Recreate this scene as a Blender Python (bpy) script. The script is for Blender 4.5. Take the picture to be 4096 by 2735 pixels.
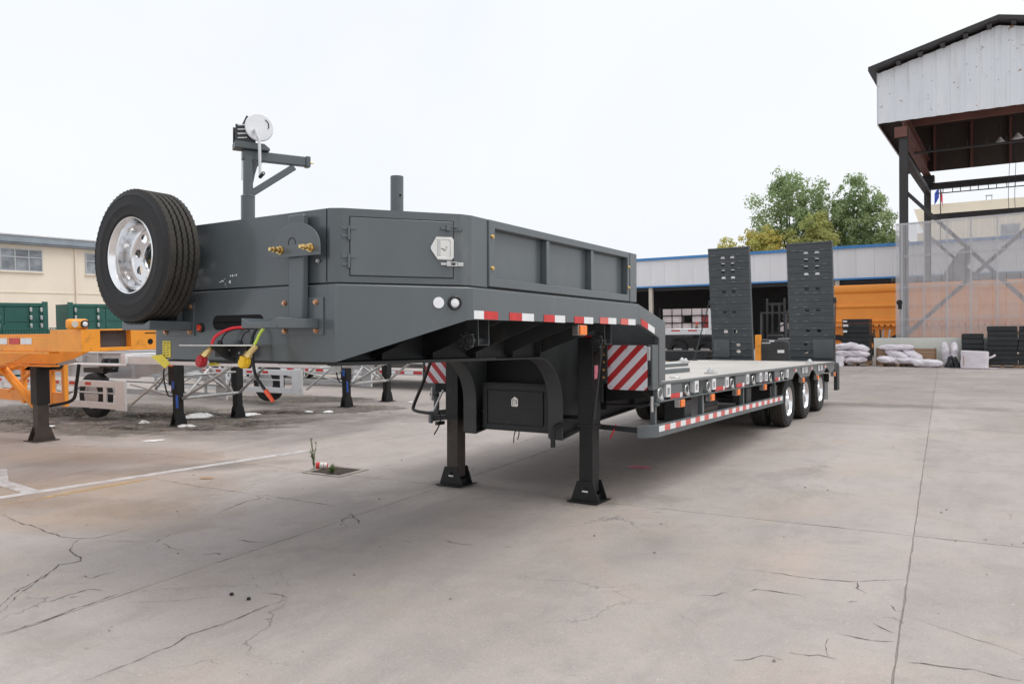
import bpy, bmesh, math, random
from mathutils import Matrix, Vector, Euler, noise
R = math.radians
random.seed(11)
for o in list(bpy.data.objects): bpy.data.objects.remove(o)
scene = bpy.context.scene
COL = scene.collection

# ------------------------------------------------------------------ camera
TILT = 0.029                       # the trailer stands nose-up by this much on its legs
cam_data = bpy.data.cameras.new('camera')
cam = bpy.data.objects.new('camera', cam_data); COL.objects.link(cam)
cam_data.sensor_width = 36.0
cam_data.lens = 27.18
cam_data.clip_start = 0.05; cam_data.clip_end = 2000
cam.matrix_world = Matrix.Translation((0, 0.0509, 1.858)) @ Matrix.Rotation(-TILT, 4, 'X') @ \
    Matrix.Rotation(0.5701, 4, 'Z') @ Matrix.Rotation(R(90), 4, 'X')
scene.camera = cam

# ------------------------------------------------------------------ sky, sun, exposure
SUN_EL, SUN_AZ = R(62), R(62)      # azimuth clockwise from +Y
world = bpy.data.worlds.new('World'); scene.world = world; world.use_nodes = True
nt = world.node_tree; nt.nodes.clear()
out = nt.nodes.new('ShaderNodeOutputWorld'); bg = nt.nodes.new('ShaderNodeBackground')
sky = nt.nodes.new('ShaderNodeTexSky'); sky.sky_type = 'NISHITA'; sky.sun_disc = False
sky.sun_elevation = SUN_EL; sky.sun_rotation = SUN_AZ; sky.air_density = 1.0; sky.dust_density = 4.0
hs = nt.nodes.new('ShaderNodeHueSaturation'); hs.inputs['Saturation'].default_value = 0.35
mx = nt.nodes.new('ShaderNodeMix'); mx.data_type = 'RGBA'; mx.inputs[0].default_value = 0.86
# thin, even cloud deck: faintly mottled white with a little blue in it
tc = nt.nodes.new('ShaderNodeTexCoord'); nz = nt.nodes.new('ShaderNodeTexNoise')
nz.inputs['Scale'].default_value = 1.6; nz.inputs['Detail'].default_value = 4; nz.inputs['Distortion'].default_value = 0.6
rmp = nt.nodes.new('ShaderNodeValToRGB')
rmp.color_ramp.elements[0].position = 0.30; rmp.color_ramp.elements[0].color = (8.9, 9.3, 9.9, 1)
rmp.color_ramp.elements[1].position = 0.72; rmp.color_ramp.elements[1].color = (9.8, 10.0, 10.3, 1)
nt.links.new(tc.outputs['Generated'], nz.inputs['Vector']); nt.links.new(nz.outputs['Fac'], rmp.inputs['Fac'])
nt.links.new(sky.outputs[0], hs.inputs['Color']); nt.links.new(hs.outputs[0], mx.inputs[6])
nt.links.new(rmp.outputs[0], mx.inputs[7]); nt.links.new(mx.outputs[2], bg.inputs['Color'])
bg.inputs['Strength'].default_value = 0.10
nt.links.new(bg.outputs[0], out.inputs['Surface'])
sun_data = bpy.data.lights.new('sun', 'SUN'); sun_data.energy = 1.5; sun_data.angle = R(35); sun_data.color = (1, 0.96, 0.90)
sun = bpy.data.objects.new('sun', sun_data); COL.objects.link(sun)
sd = Vector((math.sin(SUN_AZ) * math.cos(SUN_EL), math.cos(SUN_AZ) * math.cos(SUN_EL), math.sin(SUN_EL)))
sun.rotation_euler = (-sd).to_track_quat('-Z', 'Y').to_euler(); sun.location = (0, 0, 30)
vs = scene.view_settings
vs.view_transform = 'Standard'; vs.look = 'None'; vs.exposure = 0.14; vs.gamma = 1.0; vs.use_curve_mapping = False

# ------------------------------------------------------------------ materials
def nd(t, kind, **kw):
    n = t.nodes.new(kind)
    for k, v in kw.items(): n.inputs[k].default_value = v
    return n
def new_mat(name):
    m = bpy.data.materials.new(name); m.use_nodes = True
    return m, m.node_tree, m.node_tree.nodes['Principled BSDF']
def c4(c): return (c[0], c[1], c[2], 1)
def mixc(t, fac, a, b, mode='MIX'):
    n = t.nodes.new('ShaderNodeMix'); n.data_type = 'RGBA'; n.blend_type = mode
    for sock, v in ((0, fac), (6, a), (7, b)):
        if hasattr(v, 'links'): t.links.new(v, n.inputs[sock])
        elif sock == 0: n.inputs[0].default_value = v
        else: n.inputs[sock].default_value = c4(v)
    return n.outputs[2]
def ramp(t, src, p0, p1, c0=(0, 0, 0), c1=(1, 1, 1)):
    r = t.nodes.new('ShaderNodeValToRGB')
    r.color_ramp.elements[0].position = p0; r.color_ramp.elements[1].position = p1
    r.color_ramp.elements[0].color = c4(c0); r.color_ramp.elements[1].color = c4(c1)
    t.links.new(src, r.inputs['Fac']); return r.outputs[0]
def noi(t, vec, scale, detail=4, rough=0.55, dist=0.0):
    n = nd(t, 'ShaderNodeTexNoise', Scale=scale, Detail=detail, Roughness=rough, Distortion=dist)
    t.links.new(vec, n.inputs['Vector']); return n.outputs['Fac']
def objvec(t, stretch=None):
    tc = t.nodes.new('ShaderNodeTexCoord'); oi = t.nodes.new('ShaderNodeObjectInfo')
    ad = t.nodes.new('ShaderNodeVectorMath'); ad.operation = 'MULTIPLY_ADD'
    ad.inputs[1].default_value = (1, 1, 1)
    if stretch: ad.inputs[1].default_value = stretch
    mu = t.nodes.new('ShaderNodeMath'); mu.operation = 'MULTIPLY'; mu.inputs[1].default_value = 37.0
    t.links.new(oi.outputs['Random'], mu.inputs[0])
    t.links.new(tc.outputs['Object'], ad.inputs[0]); t.links.new(mu.outputs[0], ad.inputs[2])
    return ad.outputs[0], oi.outputs['Random']
def bump(t, b, h, strength=0.1, dist=0.01):
    n = nd(t, 'ShaderNodeBump', Strength=strength, Distance=dist)
    t.links.new(h, n.inputs['Height']); t.links.new(n.outputs[0], b.inputs['Normal'])
MATS = {}
def paint(name, col, rough=0.4, metal=0.0, var=0.12, dirt=0.0, dirtcol=(.16, .12, .08), scale=3.0, rvar=0.12, bmp=0.03, coat=0.0, randv=0.0, stretch=None, wave=0.0):
    """painted / plain surface: slow tone drift, scuffs, uneven gloss, optional grime or rust blooms"""
    m, t, b = new_mat(name); v, rnd = objvec(t, stretch)
    n1 = noi(t, v, scale, 5); n2 = noi(t, v, scale * 9, 3)
    lo = tuple(max(0, c * (1 - var)) for c in col); hi = tuple(c * (1 + var) for c in col)
    c = mixc(t, ramp(t, n1, .3, .7), lo, hi)
    c = mixc(t, mixv(t, ramp(t, n2, .62, .78), .35 * min(1, var * 4)), c, tuple(x * .7 + .04 for x in col))
    if dirt > 0:
        n3 = noi(t, v, scale * 1.7, 8, .68)
        c = mixc(t, ramp(t, n3, .62 - dirt * .3, .80 - dirt * .2), c, dirtcol)
    if randv > 0:
        hv = t.nodes.new('ShaderNodeHueSaturation')
        mr = nd(t, 'ShaderNodeMapRange'); mr.inputs[3].default_value = 1 - randv; mr.inputs[4].default_value = 1 + randv
        t.links.new(rnd, mr.inputs[0]); t.links.new(mr.outputs[0], hv.inputs['Value']); t.links.new(c, hv.inputs['Color']); c = hv.outputs[0]
    t.links.new(c, b.inputs['Base Color'])
    mr = nd(t, 'ShaderNodeMapRange'); mr.inputs[3].default_value = max(.02, rough - rvar); mr.inputs[4].default_value = min(1, rough + rvar)
    t.links.new(n1, mr.inputs[0]); t.links.new(mr.outputs[0], b.inputs['Roughness'])
    b.inputs['Metallic'].default_value = metal
    if coat: b.inputs['Coat Weight'].default_value = coat; b.inputs['Coat Roughness'].default_value = .12
    if wave:      # slightly buckled sheet steel: slow waves under the fine orange peel
        b1 = nd(t, 'ShaderNodeBump', Strength=wave * 4, Distance=.02); t.links.new(noi(t, v, 2.6, 2, .4), b1.inputs['Height'])
        b2 = nd(t, 'ShaderNodeBump', Strength=bmp, Distance=.01); t.links.new(noi(t, v, scale * 25, 3), b2.inputs['Height'])
        t.links.new(b1.outputs[0], b2.inputs['Normal']); t.links.new(b2.outputs[0], b.inputs['Normal'])
    elif bmp: bump(t, b, noi(t, v, scale * 25, 3), bmp, .01)
    MATS[name] = m; return m
def mixv(t, src, k):
    n = t.nodes.new('ShaderNodeMath'); n.operation = 'MULTIPLY'; n.inputs[1].default_value = k
    t.links.new(src, n.inputs[0]); return n.outputs[0]

paint('grey_paint', (.096, .112, .120), .34, var=.13, dirt=.05, dirtcol=(.15, .155, .15), scale=1.6, rvar=.14, bmp=.02, coat=.3, wave=.08, stretch=(1, 1, .55))
paint('grey_paint_dusty', (.105, .120, .126), .5, var=.16, dirt=.12, dirtcol=(.2, .19, .17), scale=2)
paint('dark_chassis', (.030, .033, .035), .55, var=.2, dirt=.1, dirtcol=(.10, .085, .06), scale=2)
paint('chassis_grey', (.058, .062, .064), .5, var=.15, dirt=.1, dirtcol=(.10, .09, .07), scale=2)
paint('belly_black', (.012, .0125, .013), .6, var=.3, scale=2)
paint('black_steel', (.012, .012, .013), .42, var=.3, dirt=.08, dirtcol=(.05, .03, .015), scale=4)
paint('rubber', (.017, .0175, .019), .70, var=.3, dirt=.16, dirtcol=(.045, .042, .038), scale=3.5, bmp=.1)
paint('rubber_tread', (.040, .036, .031), .85, var=.3, dirt=.2, dirtcol=(.07, .06, .045), scale=8, bmp=.1)
paint('alloy', (.86, .86, .87), .17, 1.0, var=.08, scale=5, rvar=.06, bmp=.015)
paint('zinc', (.55, .55, .54), .35, 1.0, var=.15, scale=12)
paint('stainless', (.72, .70, .66), .28, 1.0, var=.08, scale=9)
paint('brass', (.72, .53, .24), .32, 1.0, var=.2, scale=20)
paint('copper_bolt', (.62, .36, .22), .4, .8, var=.2, scale=20)
paint('tape_red', (.58, .030, .028), .35, var=.18, scale=14)
paint('tape_white', (.78, .79, .80), .35, var=.07, scale=14)
paint('tape_red_faded', (.66, .14, .12), .4, var=.15, scale=14)
paint('deck_sheet', (.50, .475, .445), .6, var=.10, dirt=.10, dirtcol=(.33, .30, .26), scale=1.2, stretch=(1, .35, 1))
paint('amber', (.95, .23, .03), .25, var=.08, scale=20); paint('lamp_white', (.85, .86, .88), .2, var=.04, scale=20)
paint('lamp_red', (.62, .05, .02), .2, var=.1, scale=20)
paint('hose_red', (.72, .02, .035), .35, var=.08); paint('hose_lime', (.62, .80, .10), .4, var=.08); paint('hose_black', (.012, .012, .014), .45)
paint('glad_red', (.42, .012, .02), .35, var=.15, scale=10); paint('glad_yellow', (.86, .52, .01), .4, var=.1, scale=10)
paint('plug_orange', (.85, .11, .04), .5, var=.15, scale=10)
paint('sticker_yellow', (.86, .70, .06), .5, var=.08, scale=12); paint('sticker_pink', (.75, .25, .33), .5, var=.2, scale=30)
paint('ink', (.05, .05, .045), .6)
paint('galvanised', (.56, .56, .55), .38, .75, var=.16, scale=7)
paint('void', (.004, .004, .005), .9, var=.1, bmp=0)
paint('orange_paint', (.93, .355, .036), .42, var=.12, dirt=.16, dirtcol=(.42, .16, .04), scale=2.5)
paint('tipper_orange', (.96, .34, .05), .45, var=.05, dirt=.04, dirtcol=(.75, .28, .05), scale=1.2)
paint('ramp_paint', (.066, .078, .085), .55, var=.18, dirt=.1, dirtcol=(.13, .13, .12), scale=2.2)
paint('silver_paint', (.56, .555, .565), .42, .15, var=.10, dirt=.10, dirtcol=(.36, .34, .32), scale=2)
paint('silver_light', (.74, .74, .75), .42, .05, var=.06, dirt=.06, dirtcol=(.5, .48, .45), scale=2)
paint('leg_black', (.009, .0093, .0095), .55, var=.3, dirt=.1, dirtcol=(.06, .035, .02), scale=5)
paint('leg_brown', (.055, .045, .038), .55, var=.3, dirt=.2, dirtcol=(.11, .055, .025), scale=5)
paint('green_container', (.020, .105, .085), .5, var=.12, dirt=.05, dirtcol=(.10, .11, .09), scale=1.4)
paint('cream_wall', (.82, .73, .61), .85, var=.04, dirt=.05, dirtcol=(.68, .60, .50), scale=.7, bmp=.1)
paint('cream_far', (.78, .69, .54), .85, var=.05, scale=.5)
paint('roof_grey', (.27, .31, .35), .6, var=.12, scale=1.5)
paint('window_frame', (.47, .48, .50), .5, var=.08)
paint('cladding_white', (.80, .80, .82), .55, var=.05, scale=.6, stretch=(1, 1, .3))
paint('trim_blue', (.06, .24, .55), .5, var=.1, scale=1.5)
paint('column_cream', (.60, .55, .47), .7, var=.1)
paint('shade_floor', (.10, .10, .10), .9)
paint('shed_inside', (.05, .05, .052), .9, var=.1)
paint('steel_dark', (.034, .031, .032), .55, var=.25, dirt=.15, dirtcol=(.08, .045, .03), scale=1.5)
paint('steel_oxide', (.15, .062, .048), .65, var=.2, dirt=.15, dirtcol=(.07, .04, .03), scale=1.2)
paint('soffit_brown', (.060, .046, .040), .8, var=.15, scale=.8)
paint('sack_white', (.76, .71, .75), .75, var=.08, dirt=.22, dirtcol=(.62, .45, .52), scale=4, bmp=.9, randv=.08)
paint('wood', (.27, .17, .10), .75, var=.2, scale=4, stretch=(1, 1, 6), randv=.15)
paint('cardboard', (.36, .22, .125), .8, var=.12, scale=3, randv=.1)
paint('foam_white', (.70, .70, .64), .7, var=.05, scale=2)
paint('crate_black', (.016, .019, .021), .5, var=.3, scale=6, randv=.25)
paint('paper_white', (.80, .80, .80), .7, var=.06); paint('litter_white', (.72, .72, .71), .6, var=.1, scale=9)
paint('box_pale', (.66, .58, .58), .6, var=.14, scale=2.5, randv=.12); paint('box_red', (.30, .035, .04), .5, var=.25, scale=3)
paint('bark', (.095, .072, .052), .9, var=.3, scale=6)
paint('stem', (.10, .13, .045), .7, var=.2)
paint('can_red', (.70, .05, .05), .35, var=.1); paint('can_white', (.78, .80, .76), .4, var=.06)
paint('rust_iron', (.11, .085, .07), .8, var=.3, scale=9)
paint('gum_black', (.01, .01, .01), .6); paint('stone', (.28, .25, .22), .9, var=.3, scale=9, randv=.3)
paint('cloth_dark', (.03, .035, .045), .85); paint('cap_red', (.5, .05, .05), .7); paint('skin', (.45, .28, .20), .6)
paint('flag_red', (.7, .05, .09), .7); paint('flag_blue', (.05, .09, .42), .7)
paint('forklift_grey', (.035, .036, .038), .45, var=.25, scale=3); paint('cable_blue', (.03, .10, .42), .5)

def leaf_mat(name, col, col2):
    m, t, b = new_mat(name); v, rnd = objvec(t)
    c = mixc(t, ramp(t, noi(t, v, .55, 3), .34, .66), col, col2)
    g = t.nodes.new('ShaderNodeNewGeometry')
    hv = t.nodes.new('ShaderNodeHueSaturation'); mr = nd(t, 'ShaderNodeMapRange'); mr.inputs[3].default_value = .82; mr.inputs[4].default_value = 1.18
    t.links.new(g.outputs['Random Per Island'], mr.inputs[0]); t.links.new(mr.outputs[0], hv.inputs['Value']); t.links.new(c, hv.inputs['Color'])
    t.links.new(hv.outputs[0], b.inputs['Base Color']); b.inputs['Roughness'].default_value = .6
    tr = t.nodes.new('ShaderNodeBsdfTranslucent'); t.links.new(hv.outputs[0], tr.inputs['Color'])
    ms = t.nodes.new('ShaderNodeMixShader'); ms.inputs[0].default_value = .5
    t.links.new(b.outputs[0], ms.inputs[1]); t.links.new(tr.outputs[0], ms.inputs[2])
    t.links.new(ms.outputs[0], t.nodes['Material Output'].inputs['Surface']); MATS[name] = m
leaf_mat('leaf_green', (.25, .35, .16), (.35, .43, .21)); leaf_mat('leaf_yellow', (.74, .64, .20), (.54, .54, .18))
leaf_mat('leaf_lime', (.40, .46, .17), (.52, .50, .18))
leaf_mat('weed_leaf', (.10, .17, .06), (.17, .22, .09))

def glass_mat():
    m, t, b = new_mat('window_glass'); v, rnd = objvec(t)
    c = mixc(t, ramp(t, noi(t, v, 1.2, 3), .35, .65), (.16, .18, .20), (.33, .36, .39)); t.links.new(c, b.inputs['Base Color'])
    b.inputs['Roughness'].default_value = .12; b.inputs['Specular IOR Level'].default_value = .8; MATS['window_glass'] = m
glass_mat()
def film_mat():
    """milky translucent plastic sheet: partly see-through, partly scattering, ribbed"""
    m, t, b = new_mat('plastic_film'); v, rnd = objvec(t)
    n = noi(t, v, 1.1, 4)
    b.inputs['Base Color'].default_value = (.70, .70, .72, 1); b.inputs['Roughness'].default_value = .35
    tl = nd(t, 'ShaderNodeBsdfTranslucent'); tl.inputs['Color'].default_value = (.72, .72, .74, 1)
    m1 = t.nodes.new('ShaderNodeMixShader'); m1.inputs[0].default_value = .45
    t.links.new(b.outputs[0], m1.inputs[1]); t.links.new(tl.outputs[0], m1.inputs[2])
    tp = nd(t, 'ShaderNodeBsdfTransparent'); tp.inputs['Color'].default_value = (.97, .97, .98, 1)
    m2 = t.nodes.new('ShaderNodeMixShader')
    mr = nd(t, 'ShaderNodeMapRange'); mr.inputs[1].default_value = .3; mr.inputs[2].default_value = .7; mr.inputs[3].default_value = .33; mr.inputs[4].default_value = .48
    t.links.new(n, mr.inputs[0]); t.links.new(mr.outputs[0], m2.inputs[0])
    t.links.new(m1.outputs[0], m2.inputs[1]); t.links.new(tp.outputs[0], m2.inputs[2])
    t.links.new(m2.outputs[0], t.nodes['Material Output'].inputs['Surface']); MATS['plastic_film'] = m
film_mat()
def stripes_mat(name, sgn):
    m, t, b = new_mat(name); tc = t.nodes.new('ShaderNodeTexCoord'); sp = t.nodes.new('ShaderNodeSeparateXYZ')
    t.links.new(tc.outputs['Object'], sp.inputs[0])
    a = t.nodes.new('ShaderNodeMath'); a.operation = 'MULTIPLY_ADD'; a.inputs[1].default_value = sgn * 1.0
    t.links.new(sp.outputs['X'], a.inputs[0]); t.links.new(sp.outputs['Z'], a.inputs[2])
    k = t.nodes.new('ShaderNodeMath'); k.operation = 'MULTIPLY_ADD'; k.inputs[1].default_value = 5.65; k.inputs[2].default_value = .33
    t.links.new(a.outputs[0], k.inputs[0])
    f = t.nodes.new('ShaderNodeMath'); f.operation = 'FRACT'; t.links.new(k.outputs[0], f.inputs[0])
    g = t.nodes.new('ShaderNodeMath'); g.operation = 'GREATER_THAN'; g.inputs[1].default_value = .52; t.links.new(f.outputs[0], g.inputs[0])
    t.links.new(mixc(t, g.outputs[0], (.75, .74, .80), (.50, .018, .022)), b.inputs['Base Color']); b.inputs['Roughness'].default_value = .4; MATS[name] = m
stripes_mat('board_stripes_a', -1); stripes_mat('board_stripes_b', 1)
def rusty_cladding():
    m, t, b = new_mat('cladding_rusty'); v, rnd = objvec(t)
    base = mixc(t, ramp(t, noi(t, v, .35, 4), .3, .7), (.72, .76, .80), (.80, .82, .85))
    st, _ = objvec(t, (3, 3, .35)); spots = ramp(t, noi(t, v, 3.4, 6, .75), .625, .66)
    streak = ramp(t, noi(t, st, 1.6, 5, .6), .54, .72)
    c = mixc(t, mixv(t, streak, .35), base, (.52, .47, .42)); c = mixc(t, spots, c, (.24, .12, .05))
    t.links.new(c, b.inputs['Base Color']); b.inputs['Roughness'].default_value = .55; MATS['cladding_rusty'] = m
rusty_cladding()
def concrete(name, dirt=False):
    m, t, b = new_mat(name)
    g = t.nodes.new('ShaderNodeNewGeometry'); oi = t.nodes.new('ShaderNodeObjectInfo'); P = g.outputs['Position']
    mp = t.nodes.new('ShaderNodeMapping'); mp.inputs['Rotation'].default_value = (0, 0, R(-3)); mp.inputs['Scale'].default_value = (1.0, .16, 1)
    t.links.new(P, mp.inputs['Vector'])
    big = noi(t, P, .16, 5, .6, .6); mid = noi(t, P, .9, 7, .62, .4); fine = noi(t, P, 9, 8, .7); grit = noi(t, P, 90, 3, .6)
    streak = noi(t, mp.outputs[0], 1.3, 5, .6, .3)
    c = mixc(t, ramp(t, big, .33, .67), (.338, .294, .272), (.414, .371, .348))
    c = mixc(t, mixv(t, ramp(t, mid, .42, .66), .60), c, (.462, .409, .380))
    c = mixc(t, mixv(t, ramp(t, noi(t, P, 2.3, 8, .66, .8), .50, .70), .50), c, (.285, .256, .236))
    c = mixc(t, mixv(t, ramp(t, streak, .50, .70), .55), c, (.265, .238, .218))
    c = mixc(t, mixv(t, ramp(t, noi(t, P, .5, 6, .65, 1.0), .50, .70), .60), c, (.445, .364, .308))   # tan, worn areas
    c = mixc(t, mixv(t, ramp(t, fine, .52, .75), .45), c, (.275, .255, .240))
    c = mixc(t, mixv(t, ramp(t, grit, .54, .74), .55), c, (.20, .185, .17)); c = mixc(t, mixv(t, ramp(t, noi(t, P, 48, 4, .6), .56, .70), .45), c, (.50, .47, .44))
    c = mixc(t, mixv(t, ramp(t, noi(t, P, .33, 7, .7, 1.5), .56, .66), .40), c, (.24, .215, .195))
    c = mixc(t, mixv(t, ramp(t, noi(t, P, 22, 5, .6), .64, .72), .5), c, (.54, .52, .50))            # pale scuffs
    # dark drips and pits
    pits = ramp(t, noi(t, P, 34, 3, .5), .715, .74); c = mixc(t, mixv(t, pits, .75), c, (.10, .09, .085))
    # hairline cracking, only in some areas
    vo = t.nodes.new('ShaderNodeTexVoronoi'); vo.feature = 'DISTANCE_TO_EDGE'; vo.inputs['Scale'].default_value = .75
    wv = t.nodes.new('ShaderNodeVectorMath'); wv.operation = 'MULTIPLY_ADD'; wv.inputs[1].default_value = (.55, .55, .55)
    nc = nd(t, 'ShaderNodeTexNoise', Scale=2.6, Detail=6, Roughness=.65); t.links.new(P, nc.inputs['Vector'])
    t.links.new(nc.outputs['Color'], wv.inputs[0]); t.links.new(P, wv.inputs[2]); t.links.new(wv.outputs[0], vo.inputs['Vector'])
    hair = ramp(t, vo.outputs['Distance'], .0, .007, (1, 1, 1), (0, 0, 0))
    area = ramp(t, noi(t, P, .55, 3), .55, .66)
    mm = t.nodes.new('ShaderNodeMath'); mm.operation = 'MULTIPLY'; t.links.new(hair, mm.inputs[0]); t.links.new(area, mm.inputs[1])
    c = mixc(t, mixv(t, mm.outputs[0], .7), c, (.13, .12, .11))
    if dirt: c = mixc(t, .55, c, (.17, .15, .135))
    hv = t.nodes.new('ShaderNodeHueSaturation'); mr = nd(t, 'ShaderNodeMapRange'); mr.inputs[3].default_value = .94; mr.inputs[4].default_value = 1.06
    t.links.new(oi.outputs['Random'], mr.inputs[0]); t.links.new(mr.outputs[0], hv.inputs['Value']); t.links.new(c, hv.inputs['Color'])
    t.links.new(hv.outputs[0], b.inputs['Base Color']); b.inputs['Roughness'].default_value = .78
    s = t.nodes.new('ShaderNodeMath'); s.operation = 'MULTIPLY_ADD'; s.inputs[1].default_value = .5; t.links.new(grit, s.inputs[0]); t.links.new(fine, s.inputs[2])
    s2 = t.nodes.new('ShaderNodeMath'); s2.operation = 'MULTIPLY_ADD'; s2.inputs[1].default_value = -1.2; t.links.new(mm.outputs[0], s2.inputs[0]); t.links.new(s.outputs[0], s2.inputs[2])
    bump(t, b, s2.outputs[0], .55, .01); MATS[name] = m
concrete('concrete'); concrete('joint_dirt', True)
def worn_sheet(name, col, cover, scale, rough=.7, soft=.1, col2=None, amax=1.0):
    """paint, dirt or painted foot shade lying on the concrete, broken up by wear (real holes in its coverage)"""
    m, t, b = new_mat(name); g = t.nodes.new('ShaderNodeNewGeometry'); P = g.outputs['Position']
    n = noi(t, P, scale, 7, .68); c2 = col2 or tuple(x * .8 for x in col)
    t.links.new(mixc(t, ramp(t, noi(t, P, scale * 2.3, 4), .35, .65), col, c2), b.inputs['Base Color']); b.inputs['Roughness'].default_value = rough
    tc = t.nodes.new('ShaderNodeTexCoord'); at = t.nodes.new('ShaderNodeAttribute'); at.attribute_name = 'edge'
    n16 = mixv(t, n, 1.8); sm = t.nodes.new('ShaderNodeMath'); sm.operation = 'MULTIPLY_ADD'; sm.inputs[1].default_value = .9; t.links.new(at.outputs['Fac'], sm.inputs[0]); t.links.new(n16, sm.inputs[2])
    dv = t.nodes.new('ShaderNodeMath'); dv.operation = 'DIVIDE'; dv.inputs[1].default_value = 3.0; t.links.new(sm.outputs[0], dv.inputs[0]); sm = dv
    a = ramp(t, sm.outputs[0], (cover - soft) / 3, (cover + soft) / 3); t.links.new(mixv(t, a, amax), b.inputs['Alpha'])
    bump(t, b, n, .3, .01); MATS[name] = m
worn_sheet('line_white', (.68, .66, .66), 1.5, 5, soft=.3, amax=.85); worn_sheet('line_white_faint', (.62, .595, .58), 1.85, 4, soft=.3, amax=.55)
worn_sheet('line_yellow', (.66, .43, .15), 1.72, 5, soft=.3, amax=.8)
worn_sheet('dirt', (.125, .110, .094), 1.30, 2.6, .9, .35, (.24, .21, .18), .88)
worn_sheet('dirt_and_foot_shade', (.20, .18, .16), 1.5, 1.6, .85, .55, (.28, .25, .225), .45)  # ground dirt, and also the contact shade painted under the landing feet
worn_sheet('grey_film', (.20, .185, .175), 1.35, .7, .85, .7, (.25, .235, .225), .30); worn_sheet('tan_film', (.54, .40, .29), 1.35, .9, .85, .6, (.50, .38, .29), .40)
worn_sheet('crack_dark', (.095, .085, .077), 1.62, 9, .9, .30, None, .85)
M = MATS

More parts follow.
